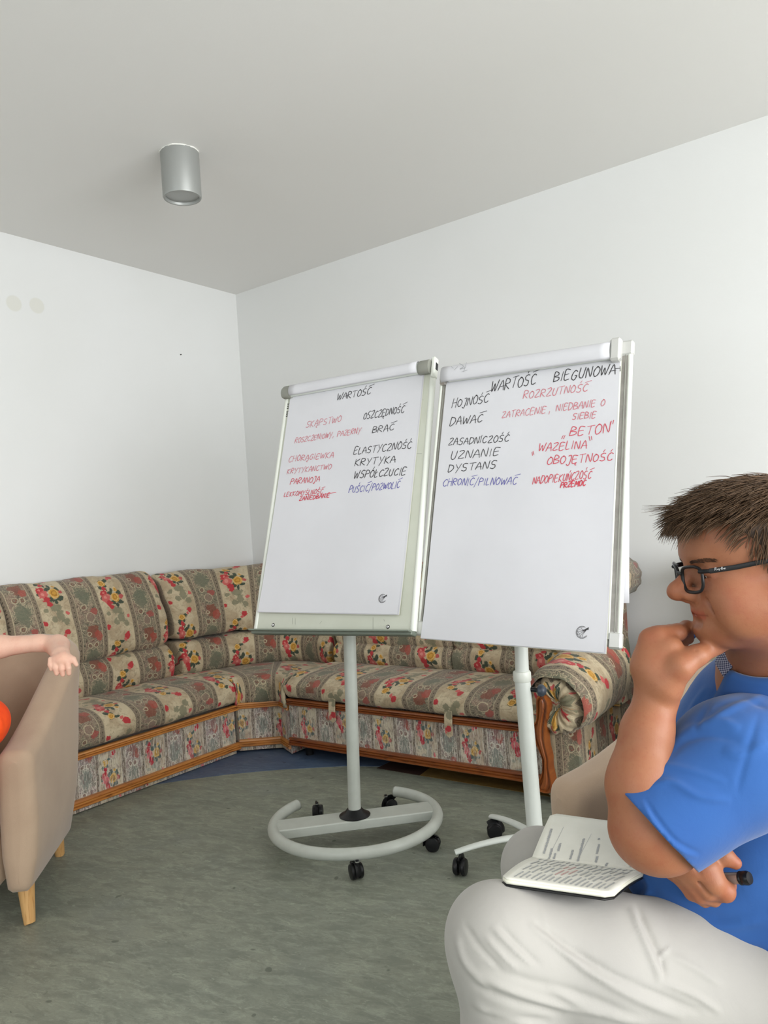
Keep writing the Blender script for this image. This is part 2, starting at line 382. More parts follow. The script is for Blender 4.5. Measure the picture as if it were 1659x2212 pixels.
    for a in (.165, .315):
        f = band(uraw, a, a+.030, .0008); c = N.mix(f, c, lo)
        dx = N.math('SUBTRACT', uraw, a+.015); dy = N.math('SUBTRACT', vraw, .013)
        dd = N.math('ADD', N.math('ABSOLUTE', dx), N.math('MULTIPLY', N.math('ABSOLUTE', dy), .6))
        c = N.mix(N.math('MULTIPLY', N.math('SUBTRACT', 1.0, N.ramp(dd, .0030, .0046)), .8), c, dark)
        for e in (a, a+.030):
            de = N.math('ABSOLUTE', N.math('SUBTRACT', uraw, min(e, .343))); c = N.mix(N.math('MULTIPLY', N.math('SUBTRACT', 1.0, N.ramp(de, .0010, .0024)), .8), c, line)
    if panel:
        st_ = N.noise(N.mapping(uv.outputs[0], (1, .12, 1)), 150, 3, .6); c = N.mix(N.math('MULTIPLY', N.ramp(st_.outputs[0], .52, .58), .6), c, K(214, 206, 192)); c = N.mix(N.math('MULTIPLY', N.ramp(st_.outputs[0], .58, .70), .0), c, dark)
        st2 = N.noise(N.mapping(uv.outputs[0], (1, .16, 1), loc=(3, 0, 0)), 110, 3, .6); c = N.mix(N.math('MULTIPLY', N.ramp(st2.outputs[0], .56, .62), .6), c, K(104, 92, 82)); st3 = N.noise(N.mapping(uv.outputs[0], (1, .3, 1), loc=(6, 2, 0)), 60, 5, .7, 1.0); c = N.mix(N.math('MULTIPLY', N.ramp(st3.outputs[0], .56, .60), .55), c, K(132, 112, 108)); c = N.mix(N.math('MULTIPLY', N.ramp(st3.outputs[0], .34, .40), .0), c, K(110, 128, 132))
    N.l.new(c, b.inputs['Base Color'])
    ws = N.noise(N.mapping(uv.outputs[0], (1, 6, 1)), 260, 2, .5)
    wr = N.noise(N.mapping(uv.outputs[0], (9, 1.4, 1)), 2.2, 3, .6)
    h = N.math('ADD', N.math('MULTIPLY', ws.outputs[0], .10), wr.outputs[0])
    N.l.new(N.bump(h, .42, .014), b.inputs['Normal'])
    return m
MT['floral'] = floral(); MT['floral_panel'] = floral('floral_panel_cloth', True)

# ------------------------------------------------------------------ the room
def wallbox(name, lo, hi, m):
    b = MB(); lo = np.array(lo); hi = np.array(hi); b.box((lo+hi)/2, (hi-lo)/2)
    o = b.build(name, m, None, False); o['kind'] = 'structure'; return o
def struct_mb(name, b, m, parent=None):
    o = b.build(name, m, parent, False)
    if parent is None: o['kind'] = 'structure'
    return o
T = .2
fl = wallbox('floor', (XL-T, YF-T, -.15), (XR+T, YB+T, 0), MT['floor'])
wallbox('ceiling', (XL-T, YF-T, ZC), (XR+T, YB+T, ZC+.15), MT['ceiling'])
wallbox('wall_left', (XL-T, YF-T, 0), (XL, YB+T, ZC), MT['wall'])
wallbox('wall_back', (XL, YB, 0), (XR, YB+T, ZC), MT['wall'])
def holed(name, axis, a0, a1, h0, h1, z0, z1):
    b = MB()
    def q(u0, u1, w0, w1):
        if axis == 'x': b.box((XR+T/2, (u0+u1)/2, (w0+w1)/2), (T/2, (u1-u0)/2, (w1-w0)/2))
        else: b.box(((u0+u1)/2, YF-T/2, (w0+w1)/2), ((u1-u0)/2, T/2, (w1-w0)/2))
    q(a0, h0, 0, ZC); q(h1, a1, 0, ZC); q(h0, h1, 0, z0); q(h0, h1, z1, ZC)
    return struct_mb(name, b, MT['wall'])
holed('wall_right', 'x', YF-T, YB+T, -1.8, 2.9, .52, 2.28)
holed('wall_front', 'y', XL, XR, -2.6, .8, .52, 2.28)
def window(name, axis, h0, h1, z0, z1):
    fr = MB(); n = 3; w = .03
    def bx(bm, u0, u1, w0, w1, t=.03, off=.1):
        if axis == 'x': bm.box((XR+off, (u0+u1)/2, (w0+w1)/2), (t, (u1-u0)/2, (w1-w0)/2))
        else: bm.box(((u0+u1)/2, YF-off, (w0+w1)/2), ((u1-u0)/2, t, (w1-w0)/2))
    for i in range(n+1):
        u = h0+w+(h1-h0-2*w)*i/n; bx(fr, u-w, u+w, z0, z1)
    bx(fr, h0, h1, z0, z0+.06); bx(fr, h0, h1, z1-.06, z1)
    o = struct_mb(name, fr, MT['white'])
    gl = MB(); bx(gl, h0+.04, h1-.04, z0+.04, z1-.04, .004); gl.build('pane', MT['glass'], o, False)
    sl = MB()
    if axis == 'x': sl.box((XR-.06, (h0+h1)/2, z0-.015), (.12, (h1-h0)/2+.04, .015))
    else: sl.box(((h0+h1)/2, YF+.06, z0-.015), ((h1-h0)/2+.04, .12, .015))
    sl.build('window_sill', MT['white'], o, False)
window('window_1', 'x', -1.8, 2.9, .52, 2.28)
window('window_2', 'y', -2.6, .8, .52, 2.28)

# coloured linoleum inlays and a dark brown floor area, under and before the corner sofa
def inlay(poly, m, lab):
    b = MB(); b.prism(poly, -.001, .0012, (0, 0, 0), (1, 0, 0), (0, 1, 0), (0, 0, 1))
    o = b.build('linoleum_area', m, fl, False); o['label'] = lab; return fixn(o)
arc = [(-3.55, 2.05), (-3.36, 2.27), (-3.191, 2.487), (-3.037, 2.657), (-2.859, 2.81), (-2.572, 3.004), (-2.40, 3.075)]
inlay(arc+[(-2.40, 3.80), (-3.95, 3.80), (-3.95, 2.05)], MT['floor_blue'], 'blue linoleum inlay')
inlay([(-2.398, 3.045), (-2.14, 3.045), (-2.26, 3.80), (-2.398, 3.80)], MT['floor_brown'], 'dark brown floor area')  # dark brown floor area between the blue and the ochre inlay
inlay([(-2.138, 3.045), (-.6, 3.06), (-.6, 3.80), (-2.258, 3.80)], MT['floor_ochre'], 'ochre linoleum inlay')

# nail in the left wall
b = MB(); b.lathe([(.0, 0), (.004, 0), (.004, .006), (.0025, .008), (.0, .008)], (XL, 3.291, 2.418), (1, 0, 0), 10)
tag(b.build('nail', MT['black']), 'small dark nail in the left wall, right of the ceiling lamp', 'nail')

# ------------------------------------------------------------------ ceiling lamp
lc = (-2.642, 2.244)
t = thing('ceiling_lamp', 'silver cylinder spotlight mounted on the ceiling', 'ceiling lamp', (lc[0], lc[1], ZC))
b = MB(); b.lathe([(.084, -.004), (.084, -.197), (.081, -.203), (.0745, -.203), (.0715, -.198), (.0715, -.180)], (0, 0, 0), (0, 0, 1), 64)
b.build('housing', MT['lamp'], t)
b = MB(); b.lathe([(.0712, -.192), (.066, -.186), (.060, -.165), (.045, -.13), (.02, -.10), (.0, -.095)], (0, 0, 0), (0, 0, 1), 48); b.build('reflector', MT['lamp_in'], t)
P = []
for k in range(48):
    a = 2*PI*k/48; P.append((.0855+.002*math.sin(5*a)+.0015*math.sin(11*a+1), a))
b = MB(); n = 48
V = [(r*math.cos(a), r*math.sin(a), z) for z in (-.0005, -.006) for r, a in P]
b.add(V, [tuple(range(n))[::-1], tuple(range(n, 2*n))]+[(i, (i+1) % n, n+(i+1) % n, n+i) for i in range(n)]); fixn(b.build('filler_rim', MT['white'], t, False))
# ------------------------------------------------------------------ corner sofa
def crom(pts, n=6, closed=True):
    pts = [np.array(p, float) for p in pts]; N = len(pts); out = []
    rng = N if closed else N-1
    for i in range(rng):
        if closed: p0, p1, p2, p3 = pts[(i-1) % N], pts[i], pts[(i+1) % N], pts[(i+2) % N]
        else: p0, p1, p2, p3 = pts[max(i-1, 0)], pts[i], pts[i+1], pts[min(i+2, N-1)]
        for k in range(n):
            t = k/n
            out.append(.5*((2*p1)+(-p0+p2)*t+(2*p0-5*p1+4*p2-p3)*t*t+(-p0+3*p1-3*p2+p3)*t**3))
    if not closed: out.append(pts[-1])
    return out
def loft(name, st, prof, m, parent, r=.03, caps=(True, True), n=4, zoff=0.0, wob=.0, u0=0.0, v0=0.0, pleat=0.0):
    """st: list of (origin xy, inward xy, u); prof: closed (w, z) outline, front face first"""
    pr = crom(prof, n); cen = np.mean(pr, 0)
    L = [0]
    for i in range(1, len(pr)): L.append(L[-1]+np.linalg.norm(pr[i]-pr[i-1]))
    L.append(L[-1]+np.linalg.norm(pr[0]-pr[-1]))
    # densify the stations near both ends so that the ends round over
    us = [s[2] for s in st]; U0, U1 = us[0], us[-1]
    grid = set()
    a = U0
    nn = max(6, int((U1-U0)/.045))
    grid |= {U0+(U1-U0)*i/nn for i in range(nn+1)}
    for e, sg in ((U0, 1), (U1, -1)):
        grid |= {e+sg*r*(1-math.cos(k*PI/16)) for k in range(9)}
    grid = sorted(grid); g2 = [grid[0]]
    for q in grid[1:]:
        if q-g2[-1] > 1e-4: g2.append(q)
    V = []; UV = []; K = len(pr)+1
    for q in g2:
        i = max(0, min(len(st)-2, int(np.searchsorted(us, q, side='right')-1))); f = (q-us[i])/(us[i+1]-us[i])
        o = np.array(st[i][0])*(1-f)+np.array(st[i+1][0])*f; d = np.array(st[i][1])*(1-f)+np.array(st[i+1][1])*f
        ins = 0
        for e, on in ((q-U0, caps[0]), (U1-q, caps[1])):
            if on and e < r: ins = max(ins, r*(1-math.sqrt(max(0, 1-(1-e/r)**2))))
        for k in range(K):
            p = pr[k % len(pr)]; c = cen-p; c = c/np.linalg.norm(c)
            w = 1+wob*(math.sin(q*31+k*.9)+math.sin(q*17+k*.5+1))
            p = p+c*(ins*.8+(w-1)*.01) + c*pleat*(.5+.5*math.sin(q*70+math.sin(k)*.4))
            V.append((o[0]+d[0]*p[0], o[1]+d[1]*p[0], p[1]+zoff)); UV.append((q+u0, L[k]+v0))
    F = []
    S = len(g2)
    for i in range(S-1):
        for k in range(K-1): F.append((i*K+k, i*K+k+1, (i+1)*K+k+1, (i+1)*K+k))
    F.append(tuple(range(K-1))[::-1]); F.append(tuple((S-1)*K+k for k in range(K-1)))
    o = mesh(name, V, F, m, parent, True, UV, 50); return fixn(o)

FL = MT['floral']
P_SEAT = [(.10, .36), (.30, .425), (.50, .43), (.64, .425), (.715, .39), (.735, .335), (.715, .285), (.62, .275), (.30, .275), (.10, .29)]
P_LOW = [(.20, .36), (.275, .405), (.305, .47), (.30, .535), (.262, .590), (.20, .606), (.09, .60), (.05, .50), (.07, .38)]
P_UP = [(.20, .60), (.262, .612), (.282, .68), (.268, .78), (.225, .90), (.175, .985), (.115, 1.03), (.055, 1.03), (.02, .99), (.03, .80), (.04, .64)]
def pieces(t, st, lowrs, uprs, seats, zo=0.0, zb=0.0, u0=0.0, topz=0.0):
    for k, (a, b) in enumerate(seats): loft('seat_cushion', sub(st, a, b), P_SEAT, FL, t, .022, zoff=zo, wob=.3, u0=u0, v0=.02)
    for k, (a, b) in enumerate(lowrs): loft('lower_back_cushion', sub(st, a, b), P_LOW, FL, t, .025, zoff=zb, wob=.3, u0=u0, v0=.03)
    for k, (a, b) in enumerate(uprs): loft('upper_back_cushion', sub(st, a, b), P_UP, FL, t, .05, zoff=zb+topz, wob=.4, u0=u0, v0=.10)
def sub(st, a, b):
    us = [s[2] for s in st]
    def at(q):
        i = max(0, min(len(st)-2, int(np.searchsorted(us, q, side='right')-1))); f = (q-us[i])/(us[i+1]-us[i])
        return (tuple(np.array(st[i][0])*(1-f)+np.array(st[i+1][0])*f), tuple(np.array(st[i][1])*(1-f)+np.array(st[i+1][1])*f), q)
    return [at(a)]+[s for s in st if a+1e-6 < s[2] < b-1e-6]+[at(b)]
def base(t, poly, z0, z1, front, u0=0.0):
    """upholstered plinth: poly footprint, front = list of xy points for the fabric face"""
    b = MB(); n = len(poly)
    b.prism(poly, z0, z1-.005, (0, 0, 0), (1, 0, 0), (0, 1, 0), (0, 0, 1))
    b.u = []
    acc = 0; us = []
    for i in range(n):
        us.append(acc); q = poly[(i+1) % n]; acc += math.hypot(q[0]-poly[i][0], q[1]-poly[i][1])
    b.u = [(u0+us[i], 0.0) for i in range(n)]+[(u0+us[i], z1-z0) for i in range(n)]
    return fixn(b.build('base_panel', MT['floral_panel'], t, False))
def rail(t, pts, z0, z1, m, out=.022, name='wood_rail'):
    """moulded wooden rail along pts (xy), three ridges"""
    h = z1-z0; pr = [(0, z0), (out*.75, z0), (out, z0+h*.10), (out, z0+h*.30), (out*.66, z0+h*.36), (out*.66, z0+h*.42), (out*.95, z0+h*.47), (out*.95, z0+h*.60), (out*.66, z0+h*.65), (out*.66, z0+h*.71), (out, z0+h*.77), (out*.9, z0+h*.95), (out*.55, z1), (0, z1)]
    V = []; UV = []; acc = 0; K = len(pr)
    for i, p in enumerate(pts):
        p = np.array(p, float)
        a = np.array(pts[max(i-1, 0)], float); c = np.array(pts[min(i+1, len(pts)-1)], float)
        d1 = (p-a) if i > 0 else (c-p); d2 = (c-p) if i < len(pts)-1 else (p-a)
        d1 = d1/np.linalg.norm(d1); d2 = d2/np.linalg.norm(d2)
        n1 = np.array([d1[1], -d1[0]]); n2 = np.array([d2[1], -d2[0]]); nn = n1+n2; nn = nn/np.linalg.norm(nn); nn = nn/max(.5, np.dot(nn, n1))
        if i > 0: acc += np.linalg.norm(p-a)
        for w, z in pr: V.append((p[0]+nn[0]*w, p[1]+nn[1]*w, z)); UV.append((acc, z*1.0+w))
    F = []
    for i in range(len(pts)-1):
        for k in range(K): F.append((i*K+k, i*K+(k+1) % K, (i+1)*K+(k+1) % K, (i+1)*K+k))
    F.append(tuple(range(K))[::-1]); F.append(tuple((len(pts)-1)*K+k for k in range(K)))
    return fixn(mesh(name, V, F, m, t, False, UV))
WD = MT['wood']
# --- left module along the left wall
xl = XL+.002
stL = [((xl, 1.42), (1, 0), 1.42), ((xl, 2.0), (1, 0), 2.0), ((xl, 2.93), (1, 0), 2.93)]
tL = thing('sofa_module', 'floral striped sofa section along the left wall, behind the beige armchair', 'sofa', (xl, 1.95, 0), 0, 'sections of the corner sofa')
def rel(t):
    for ch in list(t.children):
        ch.location = tuple(-c for c in t.location)
pieces(tL, stL, [(1.42, 1.95), (1.95, 2.862)], [(1.43, 1.93), (1.93, 2.855)], [(1.42, 2.93)], u0=-.03)
base(tL, [(-3.278, 1.42), (-3.278, 2.915), (xl+.03, 2.915), (xl+.03, 1.42)], .004, .262, None, .1)
rail(tL, [(-3.278, 2.932), (-3.278, 1.42)][::-1], .240, .272, WD); rail(tL, [(-3.278, 1.42), (-3.278, 2.932)], .024, .064, WD)
rel(tL)
# --- corner module
fr = [(-3.27, 2.937), (-3.18, 3.015), (-3.085, 3.085), (-2.955, 3.02)]
stC = [((xl, 2.915), (1, 0), 0.0), ((-3.93, 3.16), (.97, -.20), .22), ((-3.80, 3.50), (.86, -.62), .46), ((-3.60, 3.70), (.62, -.86), .66), ((-3.33, 3.79), (.22, -.98), .86), ((-2.99, 3.735), (0, -1.0), 1.15)]
def curve_st(st, n=5):
    o = crom([s[0] for s in st], n, False); d = crom([s[1] for s in st], n, False); u = crom([(s[2],) for s in st], n, False)
    return [(tuple(o[i]), tuple(d[i]), float(u[i][0])) for i in range(len(o))]
stC = curve_st(stC)
tC = thing('sofa_module', 'floral striped corner section of the sofa, under the room corner', 'sofa', (-3.6, 3.4, 0), 0, 'sections of the corner sofa')
pC = [(.20, .60), (.262, .612), (.282, .68), (.262, .78), (.215, .88), (.165, .95), (.105, .99), (.055, .99), (.02, .95), (.03, .80), (.04, .64)]
loft('lower_back_cushion', sub(stC, 0.0, 1.13), P_LOW, FL, tC, .025, wob=.3, u0=.02, pleat=.004)
loft('upper_back_cushion', sub(stC, -.03+.0, 1.13), [(a, z+.018) for a, z in pC], FL, tC, .05, wob=.4, u0=.02, v0=.10)
# seat: fan from the front edge to the back
def seatC():
    fpts = crom([(-3.255, 2.915), (-3.245, 2.945), (-3.165, 3.0), (-3.085, 3.055), (-3.0, 3.02), (-2.965, 2.985)], 6, False)
    n = len(fpts); V = []; UV = []; prof = [(0, .278), (.0, .30), (-.012, .335), (.0, .385), (.035, .415), (.10, .425), (.25, .425), (.45, .42), (.62, .40)]
    acc = 0
    for i, p in enumerate(fpts):
        s = i/(n-1); back = np.array(stC[int(s*(len(stC)-1))][0]); p = np.array(p); d = back-p; L = np.linalg.norm(d); d = d/L
        if i: acc += .40/(n-1)+.1/(n-1)
        for w, z in prof:
            q = p+d*w*(L/.85); seam = .012*math.exp(-((s-0)*22)**2)+.012*math.exp(-((s-1)*22)**2)
            V.append((q[0], q[1], z-seam)); UV.append((acc+.04, (w if w > 0 else 0)+z*.6))
    K = len(prof); F = []
    for i in range(n-1):
        for k in range(K-1): F.append((i*K+k, i*K+k+1, (i+1)*K+k+1, (i+1)*K+k))
    o = mesh('seat_cushion', V, F, FL, tC, True, UV); fixn(o)
    sm = o.modifiers.new('thick', 'SOLIDIFY'); sm.thickness = .02; sm.offset = -1
seatC()
poly = fr+[(-2.955, 3.80), (-3.95, 3.80), (-3.95, 2.937)]
base(tC, [(x+.0, y) for x, y in poly], .012, .268, None, .55)
rail(tC, [(-3.27, 2.937), (-3.085, 3.09), (-2.957, 3.025)], .246, .280, WD, .02); rail(tC, [(-3.27, 2.937), (-3.085, 3.09), (-2.957, 3.025)], .036, .076, WD, .02)
b = MB(); b.prism([(-3.97, 3.02), (-3.80, 3.3), (-3.5, 3.62), (-3.1, 3.80), (-3.97, 3.80)], .93, .985, (0, 0, 0), (1, 0, 0), (0, 1, 0), (0, 0, 1)); fixn(b.build('corner_shelf', FL, tC, False))
rel(tC)
# --- right module along the back wall
yb = YB-.10
stR = [((-2.955, yb), (0, -1), 0.0), ((-2.2, yb), (0, -1), .755), ((-1.33, yb), (0, -1), 1.625)]
tR = thing('sofa_module', 'floral striped sofa section with a scrolled arm along the back wall, behind both flipcharts', 'sofa', (-2.2, 3.4, 0), 0, 'sections of the corner sofa')
P_LOWR = [(.20, .36), (.265, .405), (.30, .46), (.30, .51), (.262, .552), (.20, .566), (.09, .56), (.05, .50), (.07, .38)]
P_UPR = [(a, z if z > .9 else z-.035*(.9-z)/.3) for a, z in P_UP]
loft('seat_cushion', sub(stR, 0.0, 1.50), [(w, z+.012 if z > .35 else z+.04) for w, z in P_SEAT], FL, tR, .022, wob=.3, u0=.07, v0=.02)
for a, b_ in ((-.01, .80), (.80, 1.56)): loft('lower_back_cushion', sub(stR, a, b_), P_LOWR, FL, tR, .025, wob=.3, u0=.11)
for a, b_ in ((-.01, .80), (.80, 1.62)): loft('upper_back_cushion', sub(stR, a, b_), P_UPR, FL, tR, .05, wob=.4, u0=.11, zoff=-.045)
base(tR, [(-2.945, 3.012), (-1.455, 3.012), (-1.455, 3.70), (-2.945, 3.70)], .066, .305, None, .18)
DW = MT['darkwood']
rail(tR, [(-2.945, 3.012), (-1.452, 3.012)], .282, .316, DW); rail(tR, [(-2.945, 3.012), (-1.452, 3.012)], .066, .108, DW)
for hx in (-2.615, -1.915):    # pull tabs over the upper rail
    tb = MB(); P = [(-.020, 2.985, .345), (.020, 2.985, .345), (.020, 2.978, .29), (.018, 2.980, .235), (0, 2.982, .222), (-.018, 2.980, .235), (-.020, 2.978, .29)]
    V = [(hx+a, y, z) for a, y, z in P]+[(hx+a, y+.006, z) for a, y, z in P]; n = len(P)
    tb.add(V, [tuple(range(n)), tuple(range(n, 2*n))[::-1]]+[(i, (i+1) % n, n+(i+1) % n, n+i) for i in range(n)], [(hx+a+.31, z) for a, y, z in P]*2)
    fixn(tb.build('pull_tab', FL, tR, False))
for fx, fy in ((-2.88, 3.08), (-2.88, 3.64), (-1.55, 3.08), (-1.5, 3.64)):
    b = MB(); b.lathe([(.022, 0), (.022, .05), (.03, .068)], (fx, fy, 0), (0, 0, 1), 14); b.build('foot', MT['black'], tR)

def armset(t, m, x0, sgn, yf, yback, fab, u0=0.0):
    """scrolled arm: sgn=+1 rolls towards +x from the seat side x0"""
    X = lambda d: x0+sgn*d
    # side body
    bm = MB(); pts = [(.00, .03), (.00, .40), (.05, .45), (.13, .40), (.145, .33), (.15, .03)]
    V = []; UV = []; F = []
    ys = [yf+.02, yf+.10, (yf+yback)/2, yback]
    for y in ys:
        for d, z in pts:
            k = 0 if y < yf+.3 else -.03
            V.append((X(d+(k if d > .1 else 0)), y, z)); UV.append(((y-yf)+d+u0, z))
    K = len(pts)
    for i in range(len(ys)-1):
        for k in range(K): F.append((i*K+k, i*K+(k+1) % K, (i+1)*K+(k+1) % K, (i+1)*K+k))
    F.append(tuple(range(K))); F.append(tuple((len(ys)-1)*K+k for k in range(K)))
    fixn(mesh('side_panel', V, F, fab, t, True, UV, 30))
    # scroll: gathered fabric roll seen from the front
    c = (.075, .42); V = []; UV = []; F = []; n = 96
    rings = [(0.02, .028, -.004), (.035, .045, -.022), (.06, .070, -.034), (.085, .095, -.030), (.108, .116, -.010), (.118, .126, .03), (.118, .126, .14), (.112, .12, .40), (.10, .11, .56)]
    for ri, (ra, rb, dy) in enumerate(rings):
        for k in range(n):
            a = 2*PI*k/n; pl = 1+(.055 if ri in (2, 3, 4) else .03 if ri < 7 else 0)*math.sin(a*17+math.sin(a*5)*1.3)
            V.append((X(c[0]+ra*pl*math.cos(a)*1.08), yf+dy+(.004*math.sin(a*17+.8) if ri < 4 else 0), c[1]+rb*pl*math.sin(a))); UV.append((dy+u0+ra*.8+.02*math.sin(a*9), a*.12))
    for i in range(len(rings)-1):
        for k in range(n): F.append((i*n+k, i*n+(k+1) % n, (i+1)*n+(k+1) % n, (i+1)*n+k))
    F.append(tuple(range(n))); F.append(tuple((len(rings)-1)*n+k for k in range(n)))
    fixn(mesh('arm_roll', V, F, fab, t, True, UV))
    # padded arm cushion draped over the roll
    V = []; UV = []; F = []; ns, nu = 22, 26
    for lay in (0, 1):
        for i in range(ns+1):
            s = i/ns; y = yf-.028+(yback-.30-yf)*s
            for k in range(nu+1):
                a = math.radians(168-208*k/nu)      # from the seat side over the top to the outside
                e = min(1, math.sin(PI*min(1, max(0, k/nu)))**.5*1.15); es = min(1, (s*9)**.5 if s < .11 else 1)
                rr = .128+(.030*e*es if lay == 0 else -.004)
                rise = .085*s**1.3
                px = c[0]+rr*1.06*math.cos(a)+.01*s; pz = c[1]+rr*math.sin(a)+rise*(1 if math.sin(a) > 0 else max(0, 1+math.sin(a)*1.2))
                wr = .003*math.sin(k*1.1+s*14)*e
                V.append((X(px), y-(.012*e if s < .05 else 0), pz+wr)); UV.append((y+u0, k*.014))
    K = nu+1; Lr = (ns+1)*K
    for i in range(ns):
        for k in range(nu):
            F.append((i*K+k, i*K+k+1, (i+1)*K+k+1, (i+1)*K+k)); F.append((Lr+i*K+k, Lr+(i+1)*K+k, Lr+(i+1)*K+k+1, Lr+i*K+k+1))
    for i in range(ns):
        F.append((i*K, (i+1)*K, Lr+(i+1)*K, Lr+i*K)); F.append((i*K+nu, Lr+i*K+nu, Lr+(i+1)*K+nu, (i+1)*K+nu))
    for k in range(nu):
        F.append((k, Lr+k, Lr+k+1, k+1)); F.append((ns*K+k, ns*K+k+1, Lr+ns*K+k+1, Lr+ns*K+k))
    fixn(mesh('arm_pad', V, F, fab, t, True, UV, 60))
    # carved wooden front post
    L = [(.004, .448), (.000, .40), (-.004, .36), (-.030, .325), (-.022, .29), (-.004, .245), (.010, .21), (.012, .19), (.008, .15), (-.006, .12), (-.022, .10), (-.026, .068)]
    Rr = [(.030, .060), (.052, .085), (.050, .12), (.042, .17), (.044, .21), (.036, .25), (.034, .29), (.038, .33), (.046, .37), (.056, .41), (.058, .435), (.046, .462), (.028, .470), (.012, .464)]
    poly = L+Rr; ce = np.mean(poly, 0); n = len(poly)
    pl = crom(poly, 3); n = len(pl); V = []; UV = []; F = []
    lv = [(1.0, .02), (1.0, -.022), (.90, -.030), (.70, -.030), (.58, -.024), (.40, -.026), (.22, -.034)]
    for li, (sc_, dy) in enumerate(lv):
        for p in pl:
            # shrink horizontally towards the local centre line of the post
            cx_ = np.interp(p[1], [.06, .12, .20, .29, .33, .40, .46], [.004, .022, .027, .006, .008, .026, .03])
            cz_ = np.interp(p[1], [.06, .10, .43, .47], [.085, .10, .43, .445])
            q = (cx_+(p[0]-cx_)*sc_, cz_+(p[1]-cz_)*sc_ if (p[1] < .10 or p[1] > .43) else p[1])
            V.append((X(q[0]), yf-.02+dy, q[1])); UV.append((p[1], p[0]*1.0+sc_*.02))
    for i in range(len(lv)-1):
        for k in range(n): F.append((i*n+k, i*n+(k+1) % n, (i+1)*n+(k+1) % n, (i+1)*n+k))
    F.append(tuple(range(n))); 
    # close the front as a strip between mirrored outline points
    b0 = (len(lv)-1)*n; F.append(tuple(b0+k for k in range(n)))
    fixn(mesh('carved_post', V, F, DW, t, True, UV, 25))
    # stub of plinth below the arm
    b = MB(); b.box((X(.075), yf+.06, .035), (.06, .05, .03)); b.build('plinth_end', fab, t, False)
armset(tR, None, -1.445, 1, 2.975, 3.74, FL, .1)
# wing of the backrest at the right end with its little scroll
b = MB(); V = []; 
def wing(t, xin, sgn, y0, y1, z0, z1, rc, zc, fab):
    X = lambda d: xin+sgn*d
    bm = MB(); P = [(0, z0), (0, z1), (.06, z1+.0), (.085, zc), (.060, zc-.09), (.055, (z0+zc)/2), (.075, z0)]
    V = [(X(d), y, z) for y in (y0, y1) for d, z in P]; n = len(P)
    bm.add(V, [tuple(range(n)), tuple(range(n, 2*n))[::-1]]+[(i, (i+1) % n, n+(i+1) % n, n+i) for i in range(n)], [((d if 0 else y), z) for y in (y0, y1) for d, z in P])
    fixn(bm.build('wing_panel', fab, t, False))
    V = []; UV = []; F = []; N = 40; rings = [(.012, -.006), (.04, -.016), (rc*.85, -.012), (rc, .006), (rc*1.02, .08), (rc, y1-y0)]
    for ra, dy in rings:
        for k in range(N):
            a = 2*PI*k/N; pl = 1+.04*math.sin(a*11); V.append((X(.062+ra*pl*math.cos(a)), y0+dy, zc+ra*pl*math.sin(a)*1.12)); UV.append((ra+dy, a*.1))
    for i in range(len(rings)-1):
        for k in range(N): F.append((i*N+k, i*N+(k+1) % N, (i+1)*N+(k+1) % N, (i+1)*N+k))
    F.append(tuple(range(N))); F.append(tuple((len(rings)-1)*N+k for k in range(N)))
    fixn(mesh('wing_scroll', V, F, fab, t, True, UV))
wing(tR, -1.375, 1, 3.50, 3.74, .30, .93, .082, .888, FL)
rel(tR)

# --- floral armchair, mostly hidden behind the man
tA = thing('floral_armchair', 'floral armchair at the back wall, mostly hidden behind the man in the blue shirt', 'armchair', (-.31, 3.4, 0))
ax0, ax1 = -.70, .08
stA = [((ax0-.05, yb), (0, -1), 0.0), ((-.31, yb), (0, -1), .44), ((ax1+.05, yb), (0, -1), .88)]
loft('seat_cushion', sub(stA, .06, .82), [(w, z+.012) for w, z in P_SEAT], FL, tA, .03, wob=.3)
loft('lower_back_cushion', sub(stA, .04, .84), P_LOWR, FL, tA, .03, wob=.3)
loft('upper_back_cushion', sub(stA, .0, .88), P_UPR, FL, tA, .05, wob=.4, zoff=-.045)
base(tA, [(ax0, 3.012), (ax1, 3.012), (ax1, 3.70), (ax0, 3.70)], .066, .305, None, .1)
rail(tA, [(ax0, 3.012), (ax1, 3.012)], .282, .316, DW); rail(tA, [(ax0, 3.012), (ax1, 3.012)], .066, .108, DW)
armset(tA, None, ax0, -1, 2.975, 3.74, FL, .2); armset(tA, None, ax1, 1, 2.975, 3.74, FL, .3)
wing(tA, ax0-.02, -1, 3.50, 3.74, .30, .93, .070, .895, FL); wing(tA, ax1+.02, 1, 3.50, 3.74, .30, .93, .070, .895, FL)
for fx in (ax0+.05, ax1-.05):
    for fy in (3.08, 3.64):
        b = MB(); b.lathe([(.022, 0), (.022, .05), (.03, .068)], (fx, fy, 0), (0, 0, 1), 14); b.build('foot', MT['black'], tA)
rel(tA)
